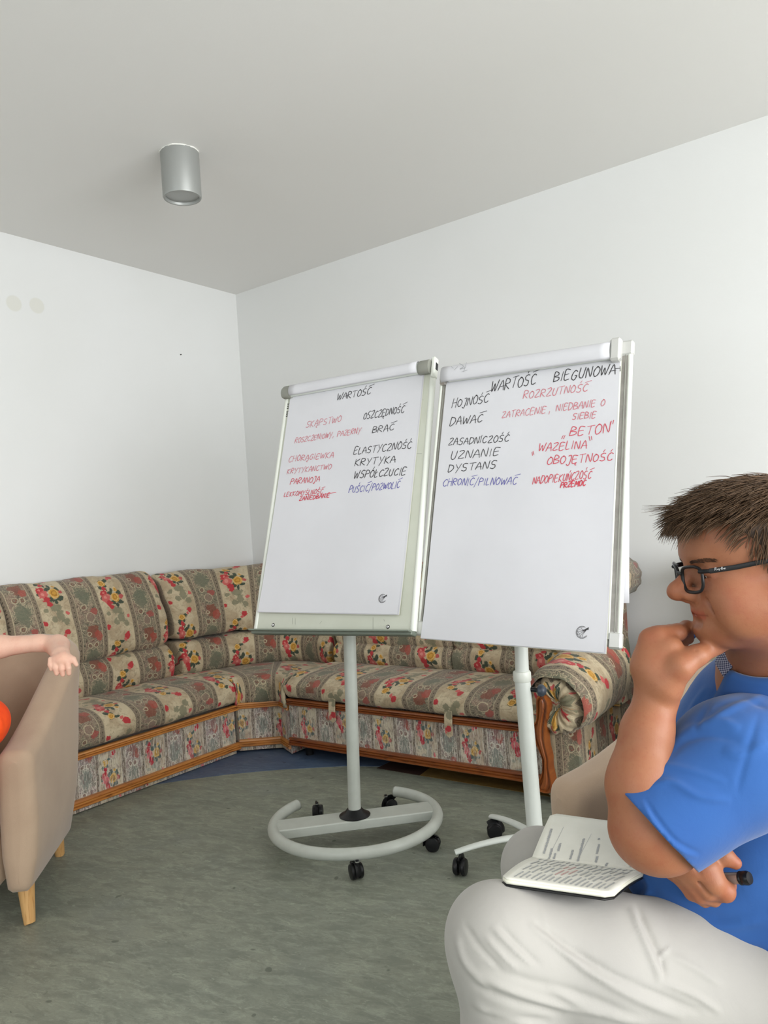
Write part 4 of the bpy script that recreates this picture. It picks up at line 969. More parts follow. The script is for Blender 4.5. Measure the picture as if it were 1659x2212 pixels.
# ------------------------------------------------------------------ beige tub chairs
def tub_chair(label, corner, f, zfront=.58, zback=.87, Wd=.74, Dp=.70, th=.115, group='beige tub armchairs'):
    """corner: floor position of the outer front corner on the side +s; f: facing direction"""
    f = np.array([f[0], f[1], 0.0]); f /= np.linalg.norm(f); s = np.array([-f[1], f[0], 0.0])   # s: left of facing
    O = np.array([corner[0], corner[1], 0.0])-s*Wd/2-f*Dp/2        # centre of the footprint
    t = thing('tub_armchair', label, 'armchair', tuple(O), 0, group)
    L = lambda a, b, z: f*a+s*b+ZUP*z        # local coordinates relative to O
    # centre line of the shell, from the front of arm +s round the back to the front of arm -s
    hw, hd = Wd/2-th/2, Dp/2
    rc = .20; path = []
    n1 = 9
    for i in range(n1): path.append((hd-(2*hd-rc-th/2)*i/(n1-1), hw))
    for i in range(1, 10):
        a = PI/2*i/10; path.append((-hd+rc+th/2-rc*math.sin(a), hw-rc+rc*math.cos(a)))
    for i in range(7): path.append((-hd+th/2, (hw-rc)*(1-2*i/6)))
    for i in range(1, 10):
        a = PI/2*(1-i/10); path.append((-hd+rc+th/2-rc*math.sin(a), -(hw-rc+rc*math.cos(a))))
    for i in range(n1): path.append((-hd+rc+th/2+(2*hd-rc-th/2)*i/(n1-1), -hw))
    # rounded front ends
    N = len(path); V = []; UV = []; F = []
    sec_n = 0
    rows = []
    ext = [(-1, .0), (-1, .35), (-1, .75)]
    def section(i, shrink, push, wf=1.0):
        a, b = path[i]; p = path[max(i-1, 0)]; q = path[min(i+1, N-1)]; d = np.array([q[0]-p[0], q[1]-p[1]]); d /= np.linalg.norm(d)
        nrm = np.array([d[1], -d[0]]); # outward
        u = (a+hd)/(2*hd)                        # 1 at the front, 0 at the back
        k = max(0, min(1, (1-u)*1.12)); k = k*k*(3-2*k)*.55+k*.45
        zt = zfront+(zback-zfront)*k
        zb = .135+.0*(1-u)
        flare = (.052*k+.004)*(.3+.7*abs(nrm[1]))
        o = []
        T2 = th/2*(1-.10*k)
        prof = []
        r = .038
        for aa in range(0, 91, 18): prof.append((T2-r+r*math.cos(math.radians(aa)), zt-r+r*math.sin(math.radians(aa))))
        for aa in range(90, 181, 18): prof.append((-T2+r+r*math.cos(math.radians(aa)), zt-r+r*math.sin(math.radians(aa))))
        prof += [(-T2, zt*.75+zb*.25), (-T2, zt*.5+zb*.5), (-T2, zt*.25+zb*.75), (-T2+.01, zb+.012), (-T2+.025, zb), (T2-.03, zb), (T2-.008, zb+.015), (T2+.004, zt*.25+zb*.75), (T2+.004, zt*.5+zb*.5), (T2, zt*.75+zb*.25)]
        cz = (zt+zb)/2
        for w, z in prof:
            w = w*wf
            fl_ = flare*((z-zb)/(zt-zb))**1.5 if w > -T2*.2 or True else 0
            ww = w+fl_; lo = max(0, 1-(z-zb)/.30); ww -= .024*lo*lo*(w/T2 if w > 0 else .2*w/T2)
            if shrink < 1:
                iw = (1-shrink)*.036; ww -= w*iw/T2; z = z-(z-cz)*iw/((zt-zb)/2)
            o.append((a+nrm[0]*ww+d[0]*push, b+nrm[1]*ww+d[1]*push, z))
        return o
    secs = [section(0, 0, -.036, q_) for q_ in (.03, .25, .5, .75)]
    for k in range(6):
        an = PI/2*k/5; secs.append(section(0, math.sin(an)*1.0, -.035*math.cos(an)))
    secs = secs[:-1]
    for i in range(N): secs.append(section(i, 1, 0))
    for k in range(4, -1, -1):
        an = PI/2*k/5; secs.append(section(N-1, math.sin(an), .035*math.cos(an)))
    secs += [section(N-1, 0, .036, q_) for q_ in (.75, .5, .25, .03)]
    K = len(secs[0])
    for i, sct in enumerate(secs):
        for (a, b, z) in sct: V.append(L(a, b, z)); UV.append((i*.03, z))
    for i in range(len(secs)-1):
        for k in range(K): F.append((i*K+k, i*K+(k+1) % K, (i+1)*K+(k+1) % K, (i+1)*K+k))
    F.append(tuple(range(K))); F.append(tuple((len(secs)-1)*K+k for k in range(K)))
    sh = fixn(mesh('shell', V, F, MT['beige'], t, True, UV, 50))
    iw = Wd/2-th-.004
    b = MB(); b.box(L(.01, 0, .215), (Dp/2-.035, iw, .080), (f, s, ZUP), .03); b.build('seat_base', MT['beige'], t, True, 45)
    # seat cushion
    V = []; UV = []; F = []; nx, ny = 22, 20
    for lay in (0, 1):
        for i in range(nx+1):
            for j in range(ny+1):
                x = i/nx*2-1; y = j/ny*2-1; e = (1-abs(x)**6)*(1-abs(y)**6); e = max(0, e)**.45
                z = .365+(.075 if lay == 0 else -.065)*e+(.012*(1-x*x)*(1-y*y) if lay == 0 else 0)
                V.append(L(.035+x*(Dp/2-.075)*(1+0*.02), y*(iw-.004), z)); UV.append((x*.3, y*.3))
    K = ny+1; H = (nx+1)*K
    for i in range(nx):
        for j in range(ny):
            F.append((i*K+j, i*K+j+1, (i+1)*K+j+1, (i+1)*K+j)); F.append((H+i*K+j, H+(i+1)*K+j, H+(i+1)*K+j+1, H+i*K+j+1))
    for i in range(nx):
        F.append((i*K, (i+1)*K, H+(i+1)*K, H+i*K)); F.append((i*K+ny, H+i*K+ny, H+(i+1)*K+ny, (i+1)*K+ny))
    for j in range(ny):
        F.append((j, H+j, H+j+1, j+1)); F.append((nx*K+j, nx*K+j+1, H+nx*K+j+1, H+nx*K+j))
    fixn(mesh('seat_cushion', V, F, MT['beige'], t, True, UV, 60))
    for a, b_ in ((Dp/2-.075, Wd/2-.075), (Dp/2-.075, -Wd/2+.075), (-Dp/2+.10, Wd/2-.125), (-Dp/2+.10, -Wd/2+.125)):
        o = L(a, b_, 0); e = L(a*1.05, b_*1.04, 0)
        bb = MB(); bb.tube([e, e*.8+o*.2+ZUP*.004, o+ZUP*.15], [.0165, .018, .029], 20); bb.build('leg', MT['legwood'], t)
    return t, O, f, s
# left chair: the outer side (+s when it faces the camera) is the right one in the photo
chL = tub_chair('beige tub armchair at the left edge, holding the person in orange', (-2.407, 1.294), (.70, -.714), .585, .872)
# the man's chair
mF = -RH*math.cos(math.radians(24))-FH*math.sin(math.radians(24))
mS = np.array([-mF[1], mF[0], 0])          # left of facing = towards the camera
farc = PX(1200, 1640, 1.72)
O_ = farc*[1, 1, 0]-mS*.74                 # outer front corner on the near (+s) side... far corner + width
chM = tub_chair('beige tub armchair under the man in the blue polo shirt', tuple((farc*[1, 1, 0]+mS*.74)[:2]), tuple(mF[:2]), .64, .86)
# ------------------------------------------------------------------ smooth bodies: distance fields turned into one surface
def nrm(v): v = np.array(v, float); return v/np.linalg.norm(v)
def cap(a, b, ra, rb, k=.01, op=1, tagid=0):
    a = np.array(a, np.float32); b = np.array(b, np.float32); ab = b-a; L2 = float(ab@ab)+1e-12
    def f(p):
        t = np.clip(((p-a)@ab)/L2, 0, 1); d = p-a-t[:, None]*ab
        return np.sqrt((d*d).sum(1))-(ra+(rb-ra)*t)
    return (f, k, op, tagid)
def ell(c, r, A=None, k=.01, op=1, tagid=0):
    c = np.array(c, np.float32); r = np.array(r, np.float32); A = np.eye(3, dtype=np.float32) if A is None else np.array(A, np.float32)
    def f(p):
        q = (p-c)@A.T; k0 = np.sqrt(((q/r)**2).sum(1)); k1 = np.sqrt(((q/(r*r))**2).sum(1))+1e-9
        return k0*(k0-1)/k1
    return (f, k, op, tagid)
def rbox(c, h, r, A=None, k=.01, op=1, tagid=0):
    c = np.array(c, np.float32); h = np.array(h, np.float32)-r; A = np.eye(3, dtype=np.float32) if A is None else np.array(A, np.float32)
    def f(p):
        q = np.abs((p-c)@A.T)-h; return np.sqrt((np.maximum(q, 0)**2).sum(1))+np.minimum(q.max(1), 0)-r
    return (f, k, op, tagid)
def chain(pts, rs, k=.01, op=1): return [cap(pts[i], pts[i+1], rs[i], rs[i+1], k, op) for i in range(len(pts)-1)]
def field(prims, p, post=None):
    d = None
    for f, k, op, _ in prims:
        e = f(p)
        if d is None: d = e if op > 0 else -e+10; continue
        if op > 0:
            h = np.maximum(k-np.abs(d-e), 0)/k; d = np.minimum(d, e)-h*h*k*.25
        elif op < 0:
            e = -e; h = np.maximum(k-np.abs(d-e), 0)/k; d = np.maximum(d, e)+h*h*k*.25
    if post is not None: d = post(p, d)
    return d
def sdf_mesh(prims, lo, hi, res, post=None, B=12):
    lo = np.array(lo, float); hi = np.array(hi, float); nb = np.ceil((hi-lo)/(res*B)).astype(int)
    gi = np.stack(np.meshgrid(*[np.arange(n) for n in nb], indexing='ij'), -1).reshape(-1, 3)
    cen = (lo+(gi+.5)*res*B).astype(np.float32); rb = res*B*.5*math.sqrt(3)
    D = np.stack([f(cen) for f, k, op, _ in prims]); ops = np.array([q[2] for q in prims]); ks = np.array([q[1] for q in prims])
    dmin = D[ops > 0].min(0); full = field(prims, cen, post)
    act = np.abs(full) < rb*1.35+.012
    keys_l = []; pos_l = []; edges = []
    N = nb*B+2
    loc = np.stack(np.meshgrid(*[np.arange(B+1)]*3, indexing='ij'), -1).reshape(-1, 3)
    for bi in np.nonzero(act)[0]:
        sel = [q for i, q in enumerate(prims) if (q[2] > 0 and D[i, bi] < dmin[bi]+2*rb+ks[i]*1.5+.004) or (q[2] < 0 and D[i, bi] < rb+ks[i]*1.5+.004)]
        if not any(q[2] > 0 for q in sel): continue
        base_ = gi[bi]*B; P = (lo+(base_+loc)*res).astype(np.float32)
        v = field(sel, P, post).reshape(B+1, B+1, B+1); ins = v < 0
        if ins.all() or not ins.any(): continue
        # cells
        c = [v[i:B+i, j:B+j, k:B+k] for i in (0, 1) for j in (0, 1) for k in (0, 1)]
        cs = np.stack(c, -1); sg = cs < 0; ac = sg.any(-1) & ~sg.all(-1)
        ii = np.argwhere(ac); cv = cs[ac]
        off = np.array([(i, j, k) for i in (0, 1) for j in (0, 1) for k in (0, 1)], float)
        acc = np.zeros((len(ii), 3)); cnt = np.zeros(len(ii))
        for a in range(8):
            for b_ in range(a+1, 8):
                if np.abs(off[a]-off[b_]).sum() != 1: continue
                m_ = (cv[:, a] < 0) != (cv[:, b_] < 0); t = np.where(m_, cv[:, a]/(cv[:, a]-cv[:, b_]+1e-12), 0)
                acc += m_[:, None]*(off[a]+(off[b_]-off[a])*t[:, None]); cnt += m_
        pos_l.append(lo+(base_+ii+acc/cnt[:, None])*res)
        g = base_+ii; keys_l.append((g[:, 0]*N[1]+g[:, 1])*N[2]+g[:, 2])
        for ax in range(3):
            sh = [slice(0, B)]*3; s2 = [slice(0, B)]*3; s2[ax] = slice(1, B+1)
            cr = ins[tuple(sh)] != ins[tuple(s2)]; e = np.argwhere(cr); 
            if len(e): edges.append((ax, base_+e, ins[tuple(sh)][cr]))
    keys = np.concatenate(keys_l); pos = np.concatenate(pos_l); o = np.argsort(keys, kind='stable'); keys = keys[o]; pos = pos[o]
    F = []
    for ax, e, sgn in edges:
        a1, a2 = (ax+1) % 3, (ax+2) % 3; q = []
        for s1_, s2_ in ((0, 0), (1, 0), (1, 1), (0, 1)):
            c = e.copy(); c[:, a1] -= s1_; c[:, a2] -= s2_; q.append((c[:, 0]*N[1]+c[:, 1])*N[2]+c[:, 2])
        q = np.stack(q, 1); ix = np.searchsorted(keys, q); ix = np.minimum(ix, len(keys)-1); ok = (keys[ix] == q).all(1)
        ix = ix[ok]; s = sgn[ok]; F.append(np.where(s[:, None], ix, ix[:, ::-1]))
    F = np.concatenate(F)
    return pos, F
def grad(prims, p, post, e=.0006):
    p = p.astype(np.float32); g = np.stack([field(prims, p+np.eye(3, dtype=np.float32)[i]*e, post)-field(prims, p-np.eye(3, dtype=np.float32)[i]*e, post) for i in range(3)], 1)
    return g/(np.linalg.norm(g, axis=1)[:, None]+1e-9)
def add_mesh(name, V, F, m, parent, cols=None, uv=None, smooth_it=1):
    # light Laplacian pass to even out the cells
    V = V.copy()
    for _ in range(smooth_it):
        S = np.zeros_like(V); Cn = np.zeros(len(V))
        for a, b_ in ((0, 1), (1, 2), (2, 3), (3, 0)):
            np.add.at(S, F[:, a], V[F[:, b_]]); np.add.at(Cn, F[:, a], 1); np.add.at(S, F[:, b_], V[F[:, a]]); np.add.at(Cn, F[:, b_], 1)
        V = V*.5+.5*S/np.maximum(Cn, 1)[:, None]
    me = bpy.data.meshes.new(name); me.vertices.add(len(V)); me.vertices.foreach_set('co', V.astype(np.float32).ravel())
    me.loops.add(len(F)*4); me.loops.foreach_set('vertex_index', F.astype(np.int32).ravel()); me.polygons.add(len(F))
    me.polygons.foreach_set('loop_start', np.arange(0, len(F)*4, 4, dtype=np.int32)); 
    me.polygons.foreach_set('use_smooth', np.ones(len(F), bool)); me.update(calc_edges=True); me.validate()
    if cols is not None:
        a = me.color_attributes.new('tone', 'FLOAT_COLOR', 'POINT'); a.data.foreach_set('color', np.c_[cols, np.ones(len(cols))].astype(np.float32).ravel())
    if uv is not None:
        l = me.uv_layers.new(name='UVMap'); li = np.empty(len(me.loops), dtype=np.int32); me.loops.foreach_get('vertex_index', li); l.data.foreach_set('uv', uv.astype(np.float32)[li].ravel())
    me.materials.append(m)
    return link(bpy.data.objects.new(name, me), parent)
def to_px(V):
    d = V-CAM; z = d@cF; return np.stack([CW/2+FPX*(d@cR)/z, CH/2-FPX*(d@cU)/z], 1), z
def fold(V, Nn, lines, prims=None):
    """raise/lower cloth along fold lines (given as picture-space polylines traced from the photo, laid onto the surface facing the viewer)"""
    px, z = to_px(V); facing = np.clip(-(Nn@cF)*2.0+.3, 0, 1); H = np.zeros(len(V))
    for pts, width, h in lines:
        P = np.array(pts, float)
        if len(P) > 2: P = np.array(crom(P, 5, False))
        best = np.full(len(V), 1e9); tt = np.zeros(len(V)); L = np.r_[0, np.cumsum(np.linalg.norm(np.diff(P, axis=0), axis=1))]
        for i in range(len(P)-1):
            a, b_ = P[i], P[i+1]; ab = b_-a; t = np.clip(((px-a)@ab)/(ab@ab), 0, 1); dd = px-a-t[:, None]*ab; q = np.sqrt((dd*dd).sum(1)); m_ = q < best; best[m_] = q[m_]; tt[m_] = (L[i]+t*(L[i+1]-L[i]))[m_]/L[-1]
        env = np.clip(np.minimum(tt, 1-tt)*5, 0, 1)**.7+.0
        H += h*np.exp(-(best/width)**2)*env
    return V+Nn*(H*facing)[:, None]

def skinmat(name, base_, blot, sss=.06):
    m = mat(name, base_, .5, spec=.35, sub=(sss, (1.0, .35, .18), .010)); N = NT(m); b = N.n['Principled BSDF']
    at = N.new('ShaderNodeAttribute'); at.attribute_name = 'tone'; tc = N.new('ShaderNodeTexCoord')
    nz = N.noise(tc.outputs['Object'], 26, 4, .6); n2 = N.noise(tc.outputs['Object'], 190, 2, .6); n3 = N.noise(tc.outputs['Object'], 480, 2, .6)
    c = N.mix(N.math('MULTIPLY', N.ramp(nz.outputs[0], .42, .72), .45), base_, blot)
    c = N.mix(N.math('MULTIPLY', N.ramp(n2.outputs[0], .55, .75), .18), c, tuple(x*.72 for x in blot))
    c = N.mix(1.0, c, at.outputs['Color'], 'MULTIPLY')
    N.l.new(c, b.inputs['Base Color'])
    h = N.math('ADD', N.math('MULTIPLY', n2.outputs[0], .5), n3.outputs[0]); N.l.new(N.bump(h, .16, .0012), b.inputs['Normal'])
    return m
MT['skin'] = skinmat('tanned_skin', srgb(154, 101, 72), srgb(144, 80, 57))
MT['skin_pale'] = skinmat('pale_skin', srgb(226, 184, 162), srgb(218, 160, 140))
def clothmat(name, c0, c1, sc_=6, weave=700, bst=.15, rough=.85):
    m = mat(name, c0, rough, spec=.2, sheen=.2); N = NT(m); b = N.n['Principled BSDF']; tc = N.new('ShaderNodeTexCoord')
    nz = N.noise(tc.outputs['Object'], sc_, 3, .5); f = N.noise(tc.outputs['Object'], weave, 2, .6); w = N.noise(tc.outputs['Object'], 22, 3, .55, .8)
    N.l.new(N.mix(N.ramp(nz.outputs[0], .3, .7), c0, c1), b.inputs['Base Color'])
    h = N.math('ADD', N.math('MULTIPLY', f.outputs[0], .10), w.outputs[0]); N.l.new(N.bump(h, bst, .006), b.inputs['Normal'])
    return m
MT['blue'] = clothmat('blue_pique', srgb(47, 90, 152), srgb(43, 83, 145))
MT['white_cloth'] = clothmat('white_cotton', srgb(168, 165, 159), srgb(162, 159, 154))
MT['hair'] = mat('brown_hair', srgb(92, 74, 58), .55, spec=.3)
# ------------------------------------------------------------------ the man
def TONE(V, spots, base_=(1, 1, 1)):
    c = np.tile(np.array(base_, float), (len(V), 1))
    for p, r, col, a in spots:
        p = np.array(p); w = a*np.exp(-(((V-p)**2).sum(1))/(r*r)); c = c*(1-w[:, None])+np.array(col)*w[:, None]
    return c
hy, hp = math.radians(-4), math.radians(3.5)
hf = nrm((-RH*math.cos(hy)-FH*math.sin(hy))*math.cos(hp)-ZUP*math.sin(hp)); hl = nrm(np.cross(ZUP, hf)); hu = np.cross(hf, hl)
HA = np.array([hf, hl, hu]); HS = 1.04
HO = PX(1443, 1284, 1.150)-HS*(hf*.1325+hu*(-.019))
def Hp(x, y, z):
    z = -.03+(z+.03)*.70 if z < -.03 else z
    return HO+HS*(hf*x+hl*y+hu*z)
def hcap(a, b, ra, rb, k=.01, op=1): return cap(Hp(*a), Hp(*b), ra*HS, rb*HS, k, op)
def hell(c, r, k=.01, op=1, rot=0.0, rotz=0.0):
    A = HA.copy()
    if rot: A = np.array([hf*math.cos(rot)+hu*math.sin(rot), hl, -hf*math.sin(rot)+hu*math.cos(rot)])
    if rotz: A = np.array([hf*math.cos(rotz)+hl*math.sin(rotz), -hf*math.sin(rotz)+hl*math.cos(rotz), hu])
    return ell(Hp(*c), np.array(r)*HS, A, k, op)
head = [
    hell((-.010, 0, .044), (.098, .078, .075), .02), hell((.034, 0, .036), (.060, .066, .060), .03), hell((.038, 0, -.022), (.052, .060, .066), .03),
    hell((.010, 0, -.045), (.062, .068, .055), .03),
    hcap((.087, -.028, .029), (.087, .028, .029), .011, .011, .018), hell((.072, 0, .060), (.026, .05, .034), .03),
    hcap((.0, .058, -.045), (.068, .022, -.094), .020, .020, .03), hcap((.0, -.058, -.045), (.068, -.022, -.094), .020, .020, .03),
    hell((.078, 0, -.092), (.024, .026, .021), .02), hell((.028, 0, -.094), (.052, .044, .024), .03), hell((-.015, 0, -.092), (.05, .052, .034), .03),
    hell((.062, .036, -.022), (.030, .028, .028), .02), hell((.062, -.036, -.022), (.030, .028, .028), .02),
    hell((.045, .055, -.058), (.035, .018, .03), .025), hell((.045, -.055, -.058), (.035, .018, .03), .025),
    hell((.106, .034, .008), (.017, .019, .014), .014, -1), hell((.106, -.034, .008), (.017, .019, .014), .014, -1),
    hell((.080, .033, .009), (.0135, .0155, .0125), .006), hell((.080, -.033, .009), (.0135, .0155, .0125), .006),
    hcap((.0915, .024, .0035), (.0895, .039, .0035), .0030, .0022, .003, -1), hcap((.0915, -.024, .0035), (.088, -.044, .0035), .0030, .0022, .003, -1),
    hcap((.090, 0, .018), (.1165, 0, -.012), .0080, .0110, .012), hell((.1180, 0, -.0165), (.0160, .0145, .0135), .008), hcap((.108, 0, -.016), (.108, 0, -.028), .009, .006, .006),
    hell((.1030, .0145, -.0210), (.0140, .0080, .0100), .005), hell((.1030, -.0145, -.0210), (.0140, .0080, .0100), .005),
    hell((.108, .0085, -.0315), (.0060, .0035, .0040), .003, -1), hell((.108, -.0085, -.0315), (.0060, .0035, .0040), .003, -1),
    hell((.081, 0, -.046), (.020, .030, .022), .014),
    hcap((.0955, 0, -.0535), (.080, .026, -.0600), .0068, .0038, .004), hcap((.0955, 0, -.0535), (.080, -.026, -.0600), .0068, .0038, .004),
    hcap((.0935, 0, -.0660), (.080, .022, -.0640), .0078, .0042, .004), hcap((.0935, 0, -.0660), (.080, -.022, -.0640), .0078, .0042, .004),
    hcap((.1010, 0, -.0598), (.079, .0315, -.0605), .0016, .0020, .003, -1), hcap((.1010, 0, -.0598), (.079, -.0315, -.0605), .0016, .0020, .003, -1),
    hcap((.089, .036, -.030), (.075, .045, -.066), .0022, .0022, .010, -1),
    hcap((.100, -.012, -.0765), (.100, .012, -.0765), .0060, .0060, .008, -1),
    # ear (both sides)
]
for sg in (1, -1):
    head += [hell((-.008, .074*sg, .004), (.016, .010, .026), .008, 1, .25), hell((-.012, .084*sg, .006), (.019, .0055, .031), .004, 1, .25),
             hell((-.008, .0905*sg, .008), (.0105, .0045, .019), .004, -1, .25), hell((-.004, .082*sg, -.024), (.010, .0058, .011), .005), hcap((.004, .079*sg, -.004), (.006, .080*sg, .004), .0045, .0045, .004),
             hcap((-.010, .086*sg, -.008), (-.016, .087*sg, .016), .003, .003, .004)]
neckb = PX(1668, 1445, 1.27)
head += [cap(Hp(-.030, 0, -.05), neckb, .064, .074, .03), cap(Hp(.004, 0, -.085), PX(1640, 1480, 1.25), .045, .050, .03)]
# torso under the shirt and arms
SL, SR = PX(1695, 1585, 1.19), PX(1648, 1500, 1.49)
pel = PX(1710, 2060, 1.33); chest = PX(1662, 1660, 1.34)
tor = [cap(neckb, PX(1672, 1600, 1.34), .070, .12, .05), cap(chest, pel, .125, .13, .05), cap(SL, SR, .055, .055, .05)]
EL = PX(1408, 1800, 1.115); WL = PX(1418, 1512, 1.150)
tor += [cap(SL, PX(1560, 1690, 1.15), .060, .055, .03), cap(PX(1560, 1690, 1.15), PX(1430, 1790, 1.11), .054, .050, .03), ell(PX(1406, 1792, 1.115), (.050, .050, .047), None, .02),
        ell(PX(1440, 1835, 1.115), (.040, .044, .028), None, .03), cap(PX(1394, 1790, 1.115), PX(1386, 1690, 1.125), .048, .0430, .03), cap(PX(1386, 1690, 1.125), PX(1398, 1580, 1.140), .0430, .0345, .03), cap(PX(1398, 1580, 1.140), WL, .0345, .0290, .02), cap(PX(1352, 1700, 1.128), PX(1372, 1590, 1.140), .022, .012, .02)]
# left hand under the chin
K1 = lambda x, y, d: PX(x, y, d)
pw = K1(1418, 1500, 1.152)
hand = [cap(pw, K1(1410, 1440, 1.150), .0275, .0290, .02), cap(K1(1404, 1440, 1.155), K1(1408, 1384, 1.158), .0260, .0200, .015), cap(K1(1432, 1470, 1.140), K1(1448, 1400, 1.140), .0240, .0190, .02), cap(K1(1408, 1400, 1.172), K1(1412, 1382, 1.185), .0165, .014, .012),
        cap(K1(1412, 1386, 1.19), K1(1418, 1396, 1.215), .015, .013, .012)]
# index: knuckle, along under the lip; the others curl behind it
hand += chain([K1(1424, 1372, 1.152), K1(1464, 1366, 1.160), K1(1483, 1356, 1.180), K1(1487, 1380, 1.196)], [.0150, .0125, .0105, .0085], .006)
hand += chain([K1(1410, 1374, 1.172), K1(1450, 1366, 1.186), K1(1474, 1372, 1.205), K1(1474, 1398, 1.205)], [.0145, .0118, .0100, .0085], .005)
hand += chain([K1(1408, 1384, 1.192), K1(1444, 1376, 1.208), K1(1466, 1388, 1.222), K1(1462, 1410, 1.215)], [.0135, .0112, .0096, .0080], .005)
hand += chain([K1(1412, 1398, 1.210), K1(1440, 1392, 1.224), K1(1458, 1402, 1.232), K1(1454, 1420, 1.222)], [.0120, .0100, .0088, .0074], .005)
hand += chain([K1(1440, 1480, 1.130), K1(1470, 1440, 1.118), K1(1506, 1416, 1.122), K1(1546, 1399, 1.138)], [.0230, .0175, .0135, .0112], .012)
hand += [cap(K1(1497, 1424, 1.1125), K1(1502, 1408, 1.1125), .001, .001, .003, -1)]
# right hand below the elbow, holding the marker
RW = K1(1445, 1838, 1.205)
R_el = K1(1560, 1790, 1.37)
rh = [cap(K1(1600, 1640, 1.42), R_el, .05, .045, .03), cap(R_el, RW, .042, .027, .03),
      cap(K1(1452, 1852, 1.190), K1(1500, 1872, 1.165), .0270, .0300, .02), cap(K1(1470, 1876, 1.180), K1(1515, 1925, 1.165), .0200, .0160, .018), cap(K1(1500, 1865, 1.160), K1(1528, 1893, 1.150), .0285, .0235, .015)]
rh += chain([K1(1526, 1878, 1.145), K1(1540, 1906, 1.138), K1(1566, 1926, 1.140), K1(1574, 1912, 1.158)], [.0205, .0165, .0140, .0115], .007)
rh += chain([K1(1500, 1890, 1.150), K1(1528, 1926, 1.142), K1(1556, 1932, 1.150), K1(1560, 1915, 1.168)], [.0150, .0125, .0108, .0095], .004)
rh += chain([K1(1478, 1886, 1.158), K1(1512, 1934, 1.150), K1(1542, 1943, 1.158), K1(1546, 1925, 1.176)], [.0140, .0115, .0100, .0090], .004)
rh += chain([K1(1462, 1884, 1.170), K1(1494, 1930, 1.160), K1(1522, 1946, 1.166), K1(1528, 1930, 1.182)], [.0125, .0100, .0088, .0080], .004)
rh += chain([K1(1508, 1850, 1.165), K1(1540, 1836, 1.160), K1(1564, 1848, 1.150), K1(1588, 1864, 1.146)], [.0180, .0135, .0118, .0095], .010)
rh += [cap(K1(1478, 1858, 1.1475), K1(1530, 1932, 1.1275), .0022, .0022, .005, -1), cap(K1(1490, 1852, 1.140), K1(1520, 1905, 1.122), .0020, .0018, .005, -1)]
man = thing('person', 'man with glasses, blue polo shirt and white trousers seated with hand on chin', 'person', tuple(PX(1700, 2060, 1.33)*[1, 1, 0]))
bodyp = head+tor+hand+rh
allp = np.array([PX(1300, 1000, 1.1), PX(1800, 2100, 1.5), Hp(.15, .1, .15), Hp(-.13, -.12, -.1)])
lo = np.array([Hp(0, 0, 0)[0]-.42, Hp(0, 0, 0)[1]-.42, .46]); hi = np.array([Hp(0, 0, 0)[0]+.42, Hp(0, 0, 0)[1]+.42, 1.32])
P_, F_ = sdf_mesh(bodyp, lo, hi, .0022)
col = TONE(P_, [(Hp(.118, 0, -.018), .020, (1.0, .74, .70), .65), (Hp(.055, .055, -.025), .030, (1.0, .80, .76), .55), (Hp(.01, .085, -.02), .02, (1.05, .72, .66), .7),
    (Hp(.06, .03, -.095), .040, (.86, .84, .82), .6), (Hp(.03, .06, -.075), .035, (.88, .86, .83), .6), (Hp(.085, 0, -.045), .016, (.90, .86, .84), .5),
    (EL, .05, (.98, .76, .70), .5), (K1(1404, 1374, 1.15), .022, (1.0, .76, .72), .5), (K1(1566, 1926, 1.13), .014, (1.0, .74, .70), .6), (K1(1590, 1864, 1.14), .012, (1.05, .82, .82), .7), (K1(1530, 1893, 1.12), .016, (1.0, .8, .76), .5)])
# lips, brows
q = ((P_-HO)@HA.T)/HS; lip = np.exp(-((q[:, 2]+.0512)/.0068)**4)*(q[:, 0] > .072)*(np.abs(q[:, 1]) < .027)*np.clip((q[:, 0]-.074)/.008, 0, 1)
col = col*(1-.75*lip[:, None])+np.array([1.0, .56, .62])*.75*lip[:, None]
ml = np.exp(-((q[:, 2]+.0510)/.0014)**2)*(q[:, 0] > .072)*(np.abs(q[:, 1]) < .031); col = col*(1-.6*ml[:, None])+np.array([.45, .22, .2])*.6*ml[:, None]
sl = np.exp(-((q[:, 2]-.0040)/.0016)**2)*(q[:, 0] > .078)*(np.abs(q[:, 1]) > .021)*(np.abs(q[:, 1]) < .047); col = col*(1-.75*sl[:, None])+np.array([.28, .18, .16])*.75*sl[:, None]
body = add_mesh('body', P_, F_, MT['skin'], man, col)
# ---- shirt
def planef(p0, n, k=.004): 
    p0 = np.array(p0, np.float32); n = np.array(nrm(n), np.float32); return lambda p: (p-p0)@n
blu = [cap(PX(1690, 1520, 1.33), chest, .115, .150, .05), cap(chest, PX(1640, 1860, 1.33), .148, .172, .06), cap(PX(1640, 1860, 1.33), PX(1690, 2060, 1.33), .170, .185, .06), cap(PX(1470, 1960, 1.28), PX(1640, 2150, 1.25), .075, .125, .06),
       cap(PX(1695, 1550, 1.20), PX(1660, 1505, 1.48), .072, .066, .05), ell(PX(1555, 1900, 1.33), (.165, .165, .12), None, .06), cap(PX(1600, 1540, 1.36), PX(1560, 1640, 1.37), .085, .10, .05),
       cap(neckb+ZUP*.034, PX(1668, 1500, 1.30), .078, .098, .02), cap(SR, PX(1560, 1600, 1.50), .07, .075, .04)]
slv = [cap(PX(1722, 1590, 1.19), PX(1592, 1650, 1.145), .090, .090, .03), cap(PX(1592, 1648, 1.145), PX(1350, 1830, 1.105), .090, .076, .03)]
hem1, hem2 = PX(1358, 1928, 1.25), PX(1700, 2250, 1.20)
hn = np.cross(nrm(hem2-hem1), FH); hn = hn if hn[2] > 0 else -hn
hemf = planef(hem1, -hn)
sc0, sc1 = PX(1378, 1737, 1.10), PX(1500, 1866, 1.10)
